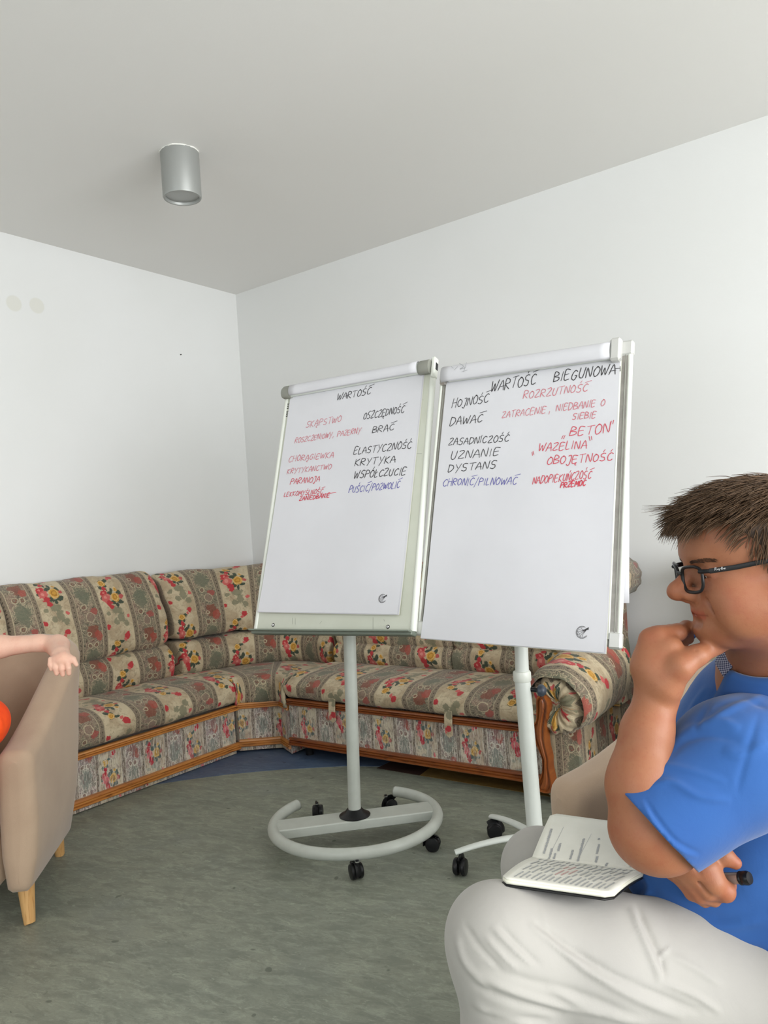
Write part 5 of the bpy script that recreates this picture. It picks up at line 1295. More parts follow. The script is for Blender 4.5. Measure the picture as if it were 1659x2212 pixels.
sn = np.cross(nrm(sc1-sc0), FH); sn = nrm(sn); sn = sn if sn@RH < 0 else -sn      # pointing out of the sleeve opening
slf = planef((sc0+sc1)/2+sn*.004, sn); axis_s = nrm(PX(1430, 1806, 1.11)-PX(1590, 1690, 1.14))
inn = cap(PX(1592, 1648, 1.145), PX(1350, 1830, 1.105), .0825, .0685, .01)[0]
def post_shirt(p, d):
    s = None
    for f, k, op, _ in slv:
        e = f(p); s = e if s is None else np.minimum(s, e)-(np.maximum(.03-np.abs(s-e), 0)/.03)**2*.03*.25
    # bulge of the sleeve hem
    s = np.maximum(s, slf(p)); s = np.maximum(s, -inn(p))
    h = np.maximum(.022-np.abs(d-s), 0)/.022; d = np.minimum(d, s)-h*h*.022*.25
    d = np.maximum(d, hemf(p))
    return d
# neck opening
ax_n = nrm(Hp(-.03, 0, -.05)-neckb)
blu.append(cap(neckb-ax_n*.0, neckb+ax_n*.14, .0735, .085, .004, -1)); blu.append(cap(PX(1598, 1455, 1.28), PX(1570, 1500, 1.29), .026, .006, .01, -1))
blu_s = blu+[(f, k, 1, 5) for f, k, op, _ in []]
lo2 = np.array([HO[0]-.5, HO[1]-.46, .42]); hi2 = np.array([HO[0]+.46, HO[1]+.44, 1.20])
P2, F2 = sdf_mesh(blu+slv[:0], lo2, hi2, .0026, post_shirt)
N2 = grad(blu, P2, post_shirt)
FO = [([(1400, 1700), (1450, 1690), (1510, 1720), (1580, 1728)], 9, .0035), ([(1410, 1668), (1450, 1655), (1540, 1680), (1570, 1690)], 8, .0022), ([(1450, 1600), (1500, 1570), (1560, 1560), (1600, 1575)], 10, .004), ([(1440, 1640), (1480, 1600), (1540, 1588), (1600, 1600)], 9, -.003),
      ([(1386, 1728), (1410, 1775), (1450, 1825), (1508, 1852)], 5, .0026), ([(1392, 1722), (1418, 1765), (1462, 1818), (1515, 1845)], 5, -.0024), ([(1640, 1540), (1610, 1640), (1590, 1720)], 8, -.002),
      ([(1380, 1930), (1450, 1985), (1540, 2030), (1640, 2060)], 10, .006), ([(1400, 1960), (1460, 2010), (1560, 2070), (1650, 2090)], 9, -.006), ([(1420, 1985), (1500, 2050), (1580, 2110), (1659, 2170)], 10, .005), ([(1370, 1900), (1420, 1935), (1500, 1975), (1600, 1990)], 12, -.004),
      ([(1500, 1990), (1560, 2000), (1659, 1985)], 14, .004), ([(1540, 2050), (1590, 2045), (1659, 2060)], 9, -.005), ([(1590, 2100), (1600, 2070), (1620, 2045)], 5, -.005), ([(1480, 1560), (1500, 1520), (1530, 1480)], 7, .004), ([(1500, 1580), (1530, 1520), (1560, 1470)], 7, -.004), ([(1530, 1560), (1600, 1520), (1659, 1500)], 8, .004), ([(1540, 1530), (1600, 1510), (1659, 1530)], 6, -.003),
      ([(1560, 1620), (1610, 1630), (1659, 1600)], 14, .003), ([(1375, 1880), (1400, 1910), (1390, 1950)], 8, .004)]
P2 = fold(P2, N2, FO)
shirt = add_mesh('shirt', P2, F2, MT['blue'], man, None, None, 1)
# collar: fold-down band with checked lining
def collar():
    V = []; UV = []; F = []; n = 60; c = neckb+ax_n*.070
    fd = nrm(-RH-ax_n*float(np.dot(-RH, ax_n))); sd = np.cross(ax_n, fd)
    rows = [(.0765, .030), (.0800, .044), (.0860, .049), (.0940, .044), (.1040, .026), (.1150, .004), (.1215, -.010)]
    for i in range(n+1):
        a = math.radians(26+308*i/n); fr_ = max(0, math.cos(a))
        for j, (r, h) in enumerate(rows):
            d = fd*math.cos(a)+sd*math.sin(a); k = fr_**2
            ns = max(0, float(np.dot(d, -FH))); V.append(c+d*(r+.016*k+.010*ns)+ax_n*(h-.036*k*(1+.25*(j > 3))+.006*ns)); UV.append((i*.012, j*.01))
    K = len(rows)
    for i in range(n):
        for j in range(K-1): F.append((i*K+j, i*K+j+1, (i+1)*K+j+1, (i+1)*K+j))
    o = mesh('collar', V, F, MT['blue'], man, True, UV); md = o.modifiers.new('t', 'SOLIDIFY'); md.thickness = .0030; md.offset = 0
    m = mat('checked_lining', srgb(90, 98, 128), .8); N = NT(m); b = N.n['Principled BSDF']; uv = N.new('ShaderNodeUVMap'); uv.uv_map = 'UVMap'
    ck = N.new('ShaderNodeTexChecker'); N.l.new(uv.outputs[0], ck.inputs['Vector']); ck.inputs['Scale'].default_value = 420; ck.inputs[1].default_value = (*srgb(58, 64, 98), 1); ck.inputs[2].default_value = (*srgb(168, 172, 192), 1); N.l.new(ck.outputs[0], b.inputs['Base Color'])
    V = []; UV = []; F = []
    A_ = [PX(1544, 1432, 1.235), PX(1554, 1398, 1.240), PX(1600, 1418, 1.190), PX(1562, 1462, 1.205)]; Bq = [PX(1552, 1440, 1.258), PX(1574, 1430, 1.235), PX(1582, 1438, 1.226), PX(1560, 1448, 1.240)]
    nx = 8
    for i in range(nx+1):
        for j in range(nx+1):
            s, t = i/nx, j/nx; p = (A_[0]*(1-s)+A_[1]*s)*(1-t)+(A_[3]*(1-s)+A_[2]*s)*t; V.append(p-FH*.006*math.sin(PI*s)*math.sin(PI*t)); UV.append((s*.035, t*.030))
    K = nx+1
    for i in range(nx):
        for j in range(nx): F.append((i*K+j, i*K+j+1, (i+1)*K+j+1, (i+1)*K+j))
    o = mesh('collar_stand', V, F, m, man, True, UV); o['label'] = 'small checked collar lining'; md = o.modifiers.new('t', 'SOLIDIFY'); md.thickness = .002
collar()
# ---- trousers
HipN, KnN, AnN = PX(1710, 2135, 1.24), PX(1088, 2046, 1.165), PX(1120, 2660, 1.16)
HipF, KnF, AnF = PX(1650, 2010, 1.46), PX(1168, 1876, 1.45), PX(1205, 2380, 1.43)
tr = [cap(HipN, PX(1300, 2078, 1.19), .128, .096, .03), cap(PX(1300, 2078, 1.19), KnN, .096, .081, .03), cap(KnN, PX(1112, 2260, 1.165), .080, .074, .03), cap(PX(1112, 2260, 1.165), AnN, .074, .062, .03), ell(PX(1070, 2010, 1.165), (.070, .07, .066), None, .02),
      cap(HipF, PX(1330, 1918, 1.45), .125, .088, .03), cap(PX(1330, 1918, 1.45), KnF, .088, .068, .03), cap(KnF, PX(1180, 2050, 1.45), .067, .068, .03), cap(PX(1180, 2050, 1.45), AnF, .068, .058, .03),
      cap(HipN, HipF, .135, .135, .05), cap(PX(1700, 2070, 1.35), PX(1740, 2000, 1.35), .15, .14, .04)]
def post_tr(p, d):
    for A0, A1, r in ((KnN, AnN, .057), (KnF, AnF, .052)):
        ax_ = nrm(A1-A0); h = ((p-A1.astype(np.float32))@ax_.astype(np.float32)); d = np.where(h > -.3, np.maximum(d, h-.0), d) if False else d
    d = np.maximum(d, (.085-p[:, 2]))
    return d
lo3 = np.array([min(KnN[0], KnF[0], AnN[0])-.14, min(KnN[1], AnN[1], HipN[1])-.30, .07]); hi3 = np.array([HipF[0]+.32, HipF[1]+.30, .82])
P3, F3 = sdf_mesh(tr, lo3, hi3, .0036, post_tr); N3 = grad(tr, P3, post_tr)
FT = [([(985, 2010), (1000, 2070), (1030, 2110), (1060, 2140)], 7, .004), ([(1000, 1990), (1040, 2050), (1090, 2100)], 6, -.003), ([(1060, 2000), (1110, 2050), (1150, 2085)], 5, .0035), ([(1080, 1998), (1125, 2046), (1172, 2090)], 5, -.0035), ([(1045, 2020), (1090, 2070), (1120, 2095)], 5, .003), ([(1140, 1995), (1200, 2045), (1260, 2085)], 6, .0035), ([(1155, 1990), (1220, 2040), (1290, 2090)], 6, -.0035),
      ([(1025, 2100), (1080, 2130), (1180, 2165), (1300, 2190)], 8, .005), ([(1020, 2125), (1100, 2160), (1220, 2190)], 8, -.0045), ([(1040, 2090), (1150, 2120), (1260, 2150), (1380, 2200)], 9, -.003), ([(1210, 2050), (1290, 2110), (1380, 2160), (1480, 2200)], 8, .004), ([(1230, 2040), (1310, 2098), (1400, 2140), (1520, 2190)], 8, -.004),
      ([(1360, 1960), (1390, 2030), (1415, 2090), (1425, 2125)], 7, .005), ([(1372, 1950), (1405, 2020), (1430, 2080), (1432, 2120)], 6, -.005), ([(1430, 2120), (1425, 2070), (1450, 2045)], 4, .004), ([(1430, 2122), (1500, 2150), (1560, 2190)], 6, .004), ([(1180, 2130), (1290, 2185), (1400, 2212)], 9, .004), ([(1020, 2160), (1060, 2190), (1150, 2212)], 8, .004), ([(1440, 2060), (1500, 2090), (1560, 2130)], 8, .003),
      ([(1160, 1938), (1172, 1975), (1184, 2020), (1215, 2060), (1290, 2110), (1420, 2135)], 4, .0014), ([(1030, 2185), (1090, 2200), (1190, 2205)], 8, -.004), ([(1090, 1850), (1110, 1820), (1150, 1803)], 6, .001)]
P3 = fold(P3, N3, FT)
add_mesh('trousers', P3, F3, MT['white_cloth'], man, None, None, 1)
def shoe(A1):
    b = []; d = mF; s = np.array([-d[1], d[0], 0]); c = A1*[1, 1, 0]
    pr = [ell(c+ZUP*.055-d*.0, (.05, .042, .05), (d, s, ZUP), .03), ell(c+d*.10+ZUP*.038, (.085, .043, .036), (d, s, ZUP), .03), ell(c+d*.03+ZUP*.05, (.09, .040, .045), (d, s, ZUP), .03)]
    return sdf_mesh(pr, c-[.25, .25, .03], c+[.25, .25, .13], .005, lambda p, dd: np.maximum(dd, .002-p[:, 2]))
for A1 in (AnN, AnF):
    v, f = shoe(A1); add_mesh('shoe', v, f, MT['black'], man)
    b = MB(); b.tube([A1*[1, 1, 0]+ZUP*.05, A1*[1, 1, 0]+ZUP*.14], .036, 16); b.build('sock', MT['navy'], man)
# ---- eyes
for sg in (1, -1):
    b = MB(); e = Hp(.0795, .0315*sg, .0065); b.lathe([(.0112*math.sin(a), -.0112*math.cos(a)) for a in np.linspace(0.01, PI-.01, 16)], e, hf, 24)
    o = b.build('eye', mat('eye_white', srgb(215, 205, 198), .15), man)
    gz = nrm(hf-hu*.25); b = MB(); b.lathe([(.0056, .0100), (.0040, .0109), (.0020, .0114), (0, .0115)], e, gz, 16); b.build('iris', mat('iris_brown', srgb(52, 36, 26), .1), o)
# ---- hair
def hairmesh():
    r = random.Random(3); rg = np.random.RandomState(5)
    capv = [hell((-.012, 0, .050), (.103, .083, .079), .02), hell((.030, 0, .078), (.060, .058, .036), .03), hell((-.065, 0, .0), (.045, .066, .06), .03)]
    def post(p, d):
        q_ = ((p-HO)@HA.T)/HS; x, y, z = q_[:, 0], np.abs(q_[:, 1]), q_[:, 2]
        # hairline: forehead height, temple corner, sideburn, above the ear, nape
        line = np.interp(x, [-.12, -.06, -.028, -.018, .006, .016, .030, .050, .075, .10], [-.055, -.050, -.02, .030, .030, .012, .040, .072, .080, .086])
        return np.maximum(d, (line-z)*.7*HS)
    v, f = sdf_mesh(capv, Hp(0, 0, .04)-.16, Hp(0, 0, .04)+.16, .0035, post)
    V = list(v); F = [tuple(q_) for q_ in f]; nb_ = len(V)
    g = grad(capv, v, post); q_ = ((v-HO)@HA.T)/HS; ok = np.nonzero((field(capv, v.astype(np.float32)) > -.002))[0]
    SV = []; SF = []
    def strand(p, d0, L, w, sag, curl, seg=6, nn=None):
        pts = []; d = nrm(d0); p = p.copy(); ph = r.uniform(0, 6)
        for i in range(seg+1):
            pts.append(p.copy()); d = nrm(d-ZUP*sag+curl*np.array([math.sin(ph+i), math.cos(ph*1.3+i), math.sin(ph*.7+i*1.4)])*.25)
            p = p+d*L/seg
            qh = ((p-HO)@HA.T)/HS; e_ = np.array([(qh[0]+.010)/.100, qh[1]/.080, (qh[2]-.048)/.080]); m_ = np.linalg.norm(e_)
            if m_ < 1.03 and i < seg: p = p+(HA.T@(e_/m_*np.array([1, 1, 1])))*(1.03-m_)*.085
        pts = np.array(pts); b0 = len(SV)
        sd = nrm(np.cross(pts[-1]-pts[0], cF+.3*ZUP)+1e-6)
        for i, q2 in enumerate(pts):
            ww = w*(1-.80*(i/seg)**1.5)
            up_ = nrm(np.cross(sd, nrm(pts[min(i+1, seg)]-pts[max(i-1, 0)])+1e-6))
            SV.extend([q2+sd*ww, q2-sd*ww*.5+up_*ww*.8, q2-sd*ww*.5-up_*ww*.8])
        for i in range(seg):
            for k in range(3):
                SF.append((b0+3*i+k, b0+3*i+(k+1) % 3, b0+3*i+3+(k+1) % 3, b0+3*i+3+k))
    for i in rg.choice(ok, 9000):
        x, y, z = q_[i]; nx_ = g[i]
        if z > .075:     # top: combed forward and a little to the near side
            L = r.uniform(.035, .060)*(1.0 if x < .02 else .9); d = hf*(1.0)+hl*(.35*np.sign(y) if abs(y) > .03 else .10)+nx_*r.uniform(.18, .42)+hu*.05; sag = .10
        elif x > .035:
            L = r.uniform(.030, .045); d = hf*.8-hu*.2+nx_*.35; sag = .12
        else:
            L = r.uniform(.018, .034)*(1 if z > .04 else .6); d = -hu*.9+hf*(.35 if x > -.03 else -.1)+nx_*.22; sag = .03
        strand(v[i]-nx_*.002, d+rg.normal(0, .10, 3), L, .00085, sag, .35)
    # fringe: longer locks over the forehead, sticking out forwards
    for i in range(1500):
        y = r.uniform(-.050, .052); x = r.uniform(.045, .078); z = .112-.30*(x-.04)-abs(y)*.35
        p = Hp(x, y, z); lk = math.sin(y*160)*.5+math.sin(y*71+1)*.5
        d = hf*1.0+hl*(y*4)+hu*(.10+.16*lk+r.uniform(-.08, .08)); strand(p, d, r.uniform(.040, .070)*(1+.2*lk), .0008, .20+.08*lk, .25, 7)
    for i in range(26):
        p = Hp(.074, .0+r.uniform(-.02, .02), .098+r.uniform(-.004, .004)); strand(p, hf+hu*r.uniform(.10, .32)+hl*r.uniform(-.1, .1), r.uniform(.062, .082), .0006, .03, .15, 7)
    for i in range(60):
        p = Hp(.080, r.uniform(-.03, .03), .085+r.uniform(-.008, .008)); strand(p, hf*1+hu*r.uniform(-.5, .1)+hl*r.uniform(-.2, .2), r.uniform(.035, .058), .0006, .14, .3, 7)
    V = np.array(V+SV) if len(SV) else np.array(V); F = F+[tuple(a+nb_ for a in s) for s in SF]
    F = np.array(F); m = MT['hair']; N = NT(m); b = N.n['Principled BSDF']; at = N.new('ShaderNodeAttribute'); at.attribute_name = 'tone'; N.l.new(at.outputs['Color'], b.inputs['Base Color'])
    cols = np.zeros((len(V), 3)); cols[:nb_] = srgb(66, 52, 42)
    ns = (len(V)-nb_)//21
    k = nb_; i = 0
    base_c = np.array(srgb(92, 71, 52))
    seg_id = np.arange(len(V)-nb_)//18; rr_ = rg.uniform(.55, 1.6, seg_id.max()+2 if len(seg_id) else 1)
    cols[nb_:] = base_c*rr_[seg_id][:, None]*np.array([1, .98, .95])
    return add_mesh('hair', V, F, m, man, cols, None, 0)
hairmesh()
b = MB(); rg_ = np.random.RandomState(4)
s_ = rg_.rand(420); sg_ = np.repeat([1.0, -1.0], 210)
P0 = np.array([Hp(.1000-.022*s**1.6, (.016+.036*s)*g, .0235+.006*math.sin(s*2.6)+w) for s, g, w in zip(s_, sg_, rg_.uniform(-.0024, .0024, 420))])
for _ in range(4): P0 = P0-grad(head, P0, None)*field(head, P0.astype(np.float32))[:, None]
G0 = grad(head, P0, None)
for p, gn, s, g in zip(P0, G0, s_, sg_):
    p = p+gn*.0002; d = hl*g*(.8+.3*s)-hf*(.2+.6*s)+hu*(.35-.7*s)+gn*.30
    q1 = p+nrm(d)*.0080*HS; w = nrm(np.cross(nrm(d), gn))*.00026; b.add([p+w, p-w, q1, p+gn*.0006], [(0, 1, 2), (1, 3, 2), (3, 0, 2)])
mb_ = b.build('eyebrows', mat('eyebrow_hair', srgb(84, 58, 42), .7), man, False)
man_loc = np.array(man.location)
for ch in list(man.children): ch.location = tuple(-man_loc)

# ---- glasses
gl = thing('glasses', 'black framed glasses worn by the man in blue', 'glasses', tuple(Hp(.10, 0, .015)))
def lens_outline(sg, n=40, k=1.0):
    o = []
    for i in range(n):
        a = 2*PI*i/n; ca, sa = math.cos(a), math.sin(a); e = 3.2
        y = .0250*math.copysign(abs(ca)**(2/e), ca); z = .0178*math.copysign(abs(sa)**(2/e), sa)
        y = y*(1+.06*(z/.02)); 
        yy = .0335+y*k; zz = .002+z*k+.004*(y/.026 if z > 0 else 0)*.5
        xx = .1115-.012*((yy-.010)/.05)**2-.003*(.02-z)*6*.5
        o.append(Hp(xx, yy*sg, zz))
    return o
b = MB()
for sg in (1, -1): b.tube(lens_outline(sg), .0023, 10, closed=True, flat=(1, 1.15))
b.tube([Hp(.1120, -.010, .0080), Hp(.1150, 0, .0105), Hp(.1120, .010, .0080)], .0024, 10)
for sg in (1, -1): b.tube([Hp(.1030, .0575*sg, .0140), Hp(.0995, .0655*sg, .0145), Hp(.0930, .0700*sg, .0145)], [.0030, .0032, .0028], 10)
fr_o = b.build('front_frame', MT['black'], gl)
for sg in (1, -1):
    b = MB(); pts = [Hp(.094, .0702*sg, .0145), Hp(.06, .0745*sg, .0160), (Hp(.02, .0800*sg, .0200)), Hp(-.004, .0830*sg, .0210), Hp(-.024, .0845*sg, .012), Hp(-.034, .0840*sg, -.006)]
    b.tube(pts, [.0036, .0036, .0034, .0030, .0026, .0024], 12, flat=(1.0, .38), up=tuple(hu)); b.build('temple', MT['black'], gl)
    lo_ = lens_outline(sg, 40, .97); b = MB(); c_ = np.mean(lo_, 0); b.v = [tuple(p) for p in lo_]+[tuple(c_+hf*.0006)]; b.f = [(i, (i+1) % 40, 40) for i in range(40)]; b.u = [(0, 0)]*41
    lm = bpy.data.materials.get('spectacle_lens') or mat('spectacle_lens', (1, 1, 1), .02)
    if sg == 1:
        Nl = NT(lm); ta = Nl.new('ShaderNodeBsdfTransparent'); ta.inputs[0].default_value = (.90, .91, .92, 1); gb = Nl.new('ShaderNodeBsdfGlossy'); gb.inputs['Roughness'].default_value = .03; ms = Nl.new('ShaderNodeMixShader'); ms.inputs[0].default_value = .07
        Nl.l.new(ta.outputs[0], ms.inputs[1]); Nl.l.new(gb.outputs[0], ms.inputs[2]); Nl.l.new(ms.outputs[0], Nl.n['Material Output'].inputs[0])
    o = b.build('lens', lm, gl)
# tiny script mark on the near temple
b = MB(); tp0 = Hp(.088, .0735, .0150); tx = -hf*HS; 
sf = lambda p: tp0+tx*p[0]+hu*p[1]+hl*.0006
for sg_ in ([(0, 0), (.0006, .0036), (.0026, .0032), (.0010, .0018), (.003, 0)], [(.0034, .0014), (.0042, .0004), (.0044, .0018), (.0048, .0002)], [(.0054, .0018), (.0060, .0004), (.0070, .002), (.0056, -.001)], [(.0074, .0014), (.0082, .0014)], [(.0090, 0), (.0092, .0034), (.0108, .003), (.0094, .0018), (.0110, .0008), (.0090, 0)], [(.0116, .0014), (.0122, .0004), (.0126, .0016)], [(.0130, 0), (.0131, .0016), (.0142, .0014), (.0142, 0)]):
    stroke(b, sf, sg_, .00042)
b.build('temple_logo', mat('silver_print', srgb(176, 176, 176), .5), gl, False)
g0 = np.array(gl.location)
for ch in list(gl.children): ch.location = tuple(-g0)

# ---- marker in the right hand
mk = thing('marker_pen', 'grey marker pen with a black cap held in the man\'s lower hand', 'marker', tuple(PX(1590, 1898, 1.15)))
ma, mb2 = PX(1540, 1898, 1.172), PX(1598, 1897, 1.140); dm = nrm(mb2-ma)
b = MB(); b.lathe([(.0075, 0), (.0085, .003), (.0085, float(np.linalg.norm(mb2-ma)))], ma, dm, 24); b.build('barrel', MT['alu'], mk)
b = MB(); b.lathe([(.0088, 0), (.0098, .001), (.0098, .004), (.0090, .005), (.0098, .006), (.0100, .012), (.0085, .016), (.0, .0165)], mb2, dm, 24); b.build('cap', MT['black'], mk)
m0 = np.array(mk.location)
for ch in list(mk.children): ch.location = tuple(-m0)

# ---- open notebook across the thighs
nb = thing('notebook', 'open notebook with handwritten pages on the man\'s white trousers', 'notebook', tuple(PX(1230, 1890, 1.24)))
n0 = [PX(1080, 1909, 1.165), PX(1322, 1943, 1.140)]       # near edge of the lower page (left, right)
n1 = [PX(1148, 1862, 1.300), PX(1392, 1893, 1.262)]       # spine
n2 = [PX(1190, 1764, 1.410), PX(1420, 1795, 1.370)]       # far edge of the upper page
def page(name, a, b_, c, d, m, th, lift, nx=16, ny=10, bow=.004, rnd_c=(1, 1)):
    V = []; UV = []; Fq = []
    nn = nrm(np.cross(b_-a, d-a)); nn = nn if nn[2] > 0 else -nn; lift = lift+.008
    for j in range(ny+1):
        t = j/ny
        for i in range(nx+1):
            s = i/nx; p = (a*(1-s)+b_*s)*(1-t)+(d*(1-s)+c*s)*t; V.append(p+nn*(lift+bow*math.sin(PI*t))); UV.append((s, t))
    # round the two outer corners (t=0 side)
    K = nx+1
    def rnd(i, j, ic, jc): pass
    Fq = [(j*K+i, j*K+i+1, (j+1)*K+i+1, (j+1)*K+i) for j in range(ny) for i in range(nx)]
    # corner rounding in parameter space
    W_ = np.linalg.norm(b_-a); H_ = np.linalg.norm(d-a); R_ = .010
    V = np.array(V).reshape(ny+1, nx+1, 3)
    for j in range(ny+1):
        y = (j/ny)*H_
        if y < R_:
            ins = R_-math.sqrt(max(0, R_*R_-(R_-y)**2)); f = ins/W_
            row = V[j].copy(); s = f+(1-2*f)*np.linspace(0, 1, nx+1); V[j] = np.stack([np.interp(s, np.linspace(0, 1, nx+1), row[:, q_]) for q_ in range(3)], 1)
    V = V.reshape(-1, 3)
    o = mesh(name, V, Fq, m, nb, True, UV); md = o.modifiers.new('t', 'SOLIDIFY'); md.thickness = th; md.offset = -1 if nrm(np.cross(b_-a, d-a))[2] > 0 else 1
    def surf(p, e=.0005): s, t = p; q_ = (a*(1-s)+b_*s)*(1-t)+(d*(1-s)+c*s)*t; return q_+nn*(lift+bow*math.sin(PI*t)+e)
    return o, surf
ex = lambda a, b_, k: a+(b_-a)*k
MT['page'] = mottled('cream_page', srgb(232, 231, 220), srgb(226, 225, 213), 20, .8)
page('cover', n0[0]+nrm(n0[0]-n1[0])*.002, n0[1]+nrm(n0[1]-n1[1])*.002, n1[1], n1[0], MT['black'], .0022, -.0085, bow=.003, ny=14)
page('page_block', n0[0], n0[1], n1[1], n1[0], MT['pageedge'], .0055, -.0015, ny=14)
pl_, fl_ = page('page', n0[0], n0[1], n1[1], n1[0], MT['page'], .0006, .0, ny=14)
page('cover', n2[0]+nrm(n2[0]-n1[0])*.002, n2[1]+nrm(n2[1]-n1[1])*.002, n1[1], n1[0], MT['black'], .0022, -.0050, bow=.002, ny=14)
pu_, fu_ = page('page', n2[0], n2[1], n1[1], n1[0], MT['page'], .0025, .0, bow=.003, ny=14)
rp = random.Random(12)
b = MB()
def scrib(f, s0, t0, ds, dt, L, amp, wd, bm):
    n = max(3, int(L/.010)); pts = []
    P = []
    for i in range(n*4+1):
        u = i/(n*4); P.append((s0+ds*u*L+dt*amp*math.sin(i*1.57+rp.uniform(-.4, .4))*rp.uniform(.5, 1.2), t0+dt*u*L-ds*amp*math.sin(i*1.57)*rp.uniform(.5, 1.2)))
    for i in range(len(P)-1):
        a, c_ = P[i], P[i+1]; d = np.array(c_)-np.array(a); nn = np.array([-d[1], d[0]])/(np.linalg.norm(d)+1e-9)*wd
        bm.add([f((a[0]+nn[0], a[1]+nn[1]*1.6)), f((a[0]-nn[0], a[1]-nn[1]*1.6)), f((c_[0]-nn[0], c_[1]-nn[1]*1.6)), f((c_[0]+nn[0], c_[1]+nn[1]*1.6))], [(0, 1, 2, 3)])
lb = MB(); lr = MB()
for c_ in range(17):
    s = .10+c_*.050; t = .06+rp.uniform(0, .05)
    while t < .92:
        L = rp.uniform(.10, .24); scrib(fl_, s, t, .12, 1.0, min(L, .94-t), .010, .0022, lr if (5 < c_ < 9 and .3 < t < .6) else lb); t += L+.06
MT['ink_faint'] = mat('faint_ink', srgb(176, 178, 178), .8); lb.build('handwriting', MT['ink_faint'], pl_, False); lr.build('handwriting', mat('faded_red_ink', srgb(206, 168, 164), .8), pl_, False)
ub = MB()
for (s, t, L) in ((.07, .38, .52), (.145, .78, .2), (.19, .86, .11), (.20, .66, .16), (.33, .76, .18), (.39, .50, .46), (.52, .45, .04), (.54, .58, .2), (.56, .82, .12), (.66, .92, .06), (.86, .80, .14), (.92, .85, .12)):
    scrib(fu_, s, t, .04, 1.0, L, .011, .0020, ub)
stroke(ub, fu_, [(.17, .30), (.165, .5), (.15, .82)], .003); stroke(ub, fu_, [(.44, .38), (.42, .7), (.40, .95)], .003)
ub.build('handwriting', MT['ink_faint'], pu_, False)
nb0 = np.array(nb.location)
for ch in list(nb.children): ch.location = tuple(-nb0)
# ------------------------------------------------------------------ the child in the left chair (mostly outside the picture)
def C1(x, y, d): return PX(x, y, d)
kid = thing('person', 'person in orange at the left edge with one bare arm over the chair back', 'person', tuple(C1(-150, 1500, 2.6)*[1, 1, 0]))
sh = C1(-165, 1392, 2.66); el = C1(124, 1394, 2.70)
kd_ = [cap(sh, C1(0, 1397, 2.68), .044, .0370, .02), cap(C1(0, 1397, 2.68), C1(84, 1389, 2.69), .0370, .0280, .02), cap(C1(84, 1389, 2.69), C1(122, 1392, 2.69), .0280, .0330, .015), ell(C1(124, 1396, 2.680), (.038, .036, .035), None, .012),
       cap(C1(126, 1396, 2.675), C1(131, 1416, 2.585), .0365, .0290, .015), cap(C1(131, 1416, 2.585), C1(136, 1424, 2.555), .0280, .0270, .01),
       cap(C1(122, 1426, 2.548), C1(148, 1426, 2.550), .0150, .0150, .012)]
for (x0, y0, x1, y1, x2, y2, r0) in ((119, 1424, 120, 1443, 123, 1455, .0108), (132, 1425, 134, 1445, 136, 1457, .0110), (145, 1424, 148, 1443, 149, 1455, .0104), (109, 1424, 108, 1436, 111, 1446, .0085)):
    kd_ += chain([C1(x0, y0, 2.545), C1(x1, y1, 2.535), C1(x2, y2, 2.538)], [r0, r0*.90, r0*.76], .0028)
kd_ += chain([C1(146, 1418, 2.56), C1(158, 1424, 2.553), C1(165, 1436, 2.55)], [.0105, .0090, .0075], .005)
nk = C1(-240, 1370, 2.62)
hc = C1(-240, 1255, 2.60)
kd_ += [cap(nk, hc, .045, .045, .02), ell(hc+ZUP*.04, (.080, .080, .098), None, .03), ell(hc-FH*.05, (.06, .05, .075), None, .03), ell(hc-FH*.105+ZUP*.0, (.010, .016, .012), None, .012), ell(hc-FH*.112-RH*.030+ZUP*.028, (.014, .012, .009), None, .010, -1), ell(hc-FH*.112+RH*.030+ZUP*.028, (.014, .012, .009), None, .010, -1), cap(hc-FH*.103-RH*.018-ZUP*.030, hc-FH*.103+RH*.018-ZUP*.030, .0055, .0055, .004), cap(hc-FH*.110-RH*.020-ZUP*.030, hc-FH*.110+RH*.020-ZUP*.030, .0012, .0012, .003, -1), ell(hc-RH*.082+ZUP*.01, (.012, .012, .024), None, .01), ell(hc+RH*.082+ZUP*.01, (.012, .012, .024), None, .01), ell(hc-FH*.070-ZUP*.060, (.03, .03, .022), None, .03), cap(sh, C1(-320, 1400, 2.64), .05, .05, .03), cap(nk, C1(-240, 1560, 2.66), .06, .10, .04),
        cap(C1(-320, 1400, 2.64), C1(-390, 1540, 2.55), .038, .032, .02), cap(C1(-390, 1540, 2.55), C1(-300, 1600, 2.35), .032, .022, .02), ell(C1(-290, 1605, 2.32), (.035, .035, .02), None, .015)]
for sx in (-60, 60):
    kd_ += [cap(C1(-200+sx, 1660, 2.45), C1(-190+sx, 1700, 2.18), .055, .045, .02), cap(C1(-190+sx, 1700, 2.18), C1(-190+sx, 1960, 2.17), .045, .032, .02), ell(C1(-190+sx, 1990, 2.12), (.04, .04, .03), None, .02)]
lo = np.min([sh, el, hc, C1(-440, 1700, 2.2), C1(-100, 1990, 2.1)], 0)-.22; hi = np.max([sh, el, hc, C1(-440, 1700, 2.2), C1(-100, 1990, 2.1)], 0)+.20
lo[2] = 0.004
v, f = sdf_mesh(kd_, lo, hi, .0030, lambda p, d: np.maximum(d, .003-p[:, 2]))
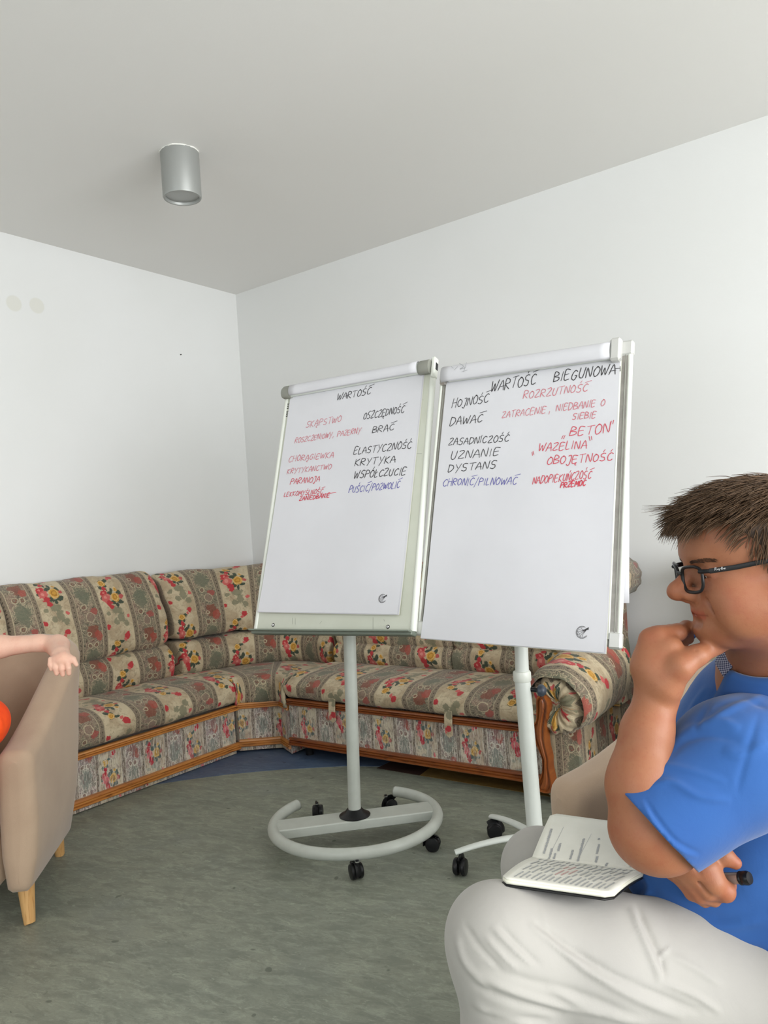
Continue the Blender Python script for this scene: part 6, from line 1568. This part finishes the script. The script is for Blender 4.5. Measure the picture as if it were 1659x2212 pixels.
col = TONE(v, [(C1(102, 1404, 2.66), .014, (.95, .74, .66), .6), (C1(136, 1452, 2.54), .02, (1.02, .84, .82), .6), (C1(136, 1424, 2.53), .02, (1.0, .88, .84), .5)])
add_mesh('body', v, f, MT['skin_pale'], kid, col)
for sx in (-1, 1):
    b = MB(); b.lathe([(.0105*math.sin(a), -.0105*math.cos(a)) for a in np.linspace(0.01, PI-.01, 12)], hc-FH*.094+RH*.030*sx+ZUP*.028, -FH, 16); o = b.build('eye', bpy.data.materials['eye_white'], kid)
    b = MB(); b.lathe([(.0052, .0092), (.002, .0108), (0, .0109)], hc-FH*.094+RH*.030*sx+ZUP*.028, -FH, 12); b.build('iris', bpy.data.materials['iris_brown'], o)
dr = [cap(C1(-240, 1450, 2.63), C1(-230, 1620, 2.60), .105, .125, .05), cap(sh+RH*-.02, C1(-300, 1410, 2.64), .058, .058, .03), cap(C1(-190, 1625, 2.58), C1(-50, 1570, 2.44), .12, .085, .05), ell(C1(-42, 1560, 2.42), (.088, .085, .075), None, .03), cap(C1(-150, 1680, 2.45), C1(-120, 1700, 2.26), .09, .075, .03), cap(C1(-260, 1680, 2.45), C1(-250, 1700, 2.26), .09, .075, .03)]
v, f = sdf_mesh(dr, lo, hi, .005); n_ = grad(dr, v, None)
v = fold(v, n_, [([(-30, 1520), (0, 1560), (10, 1620)], 6, .006), ([(0, 1530), (20, 1545), (30, 1575)], 5, -.006), ([(-20, 1590), (10, 1600)], 5, .006)])
add_mesh('dress', v, f, MT['orange'], kid)
hr = [ell(hc+ZUP*.055+FH*.02, (.094, .094, .10), None, .03), cap(hc+FH*.06+ZUP*.02, hc+FH*.07-ZUP*.12, .06, .035, .03)]
v, f = sdf_mesh(hr, lo-[.1, .1, 0], hi+[.1, .1, .25], .006, lambda p, d: np.maximum(d, -(((p-hc.astype(np.float32))@FH.astype(np.float32))*.9+.035+((p[:, 2]-hc[2])-.03)*.5)))
add_mesh('hair', v, f, mat('child_hair', srgb(92, 66, 46), .6), kid)
k0 = np.array(kid.location)
for ch in list(kid.children): ch.location = tuple(-k0)
bpy.context.view_layer.update()
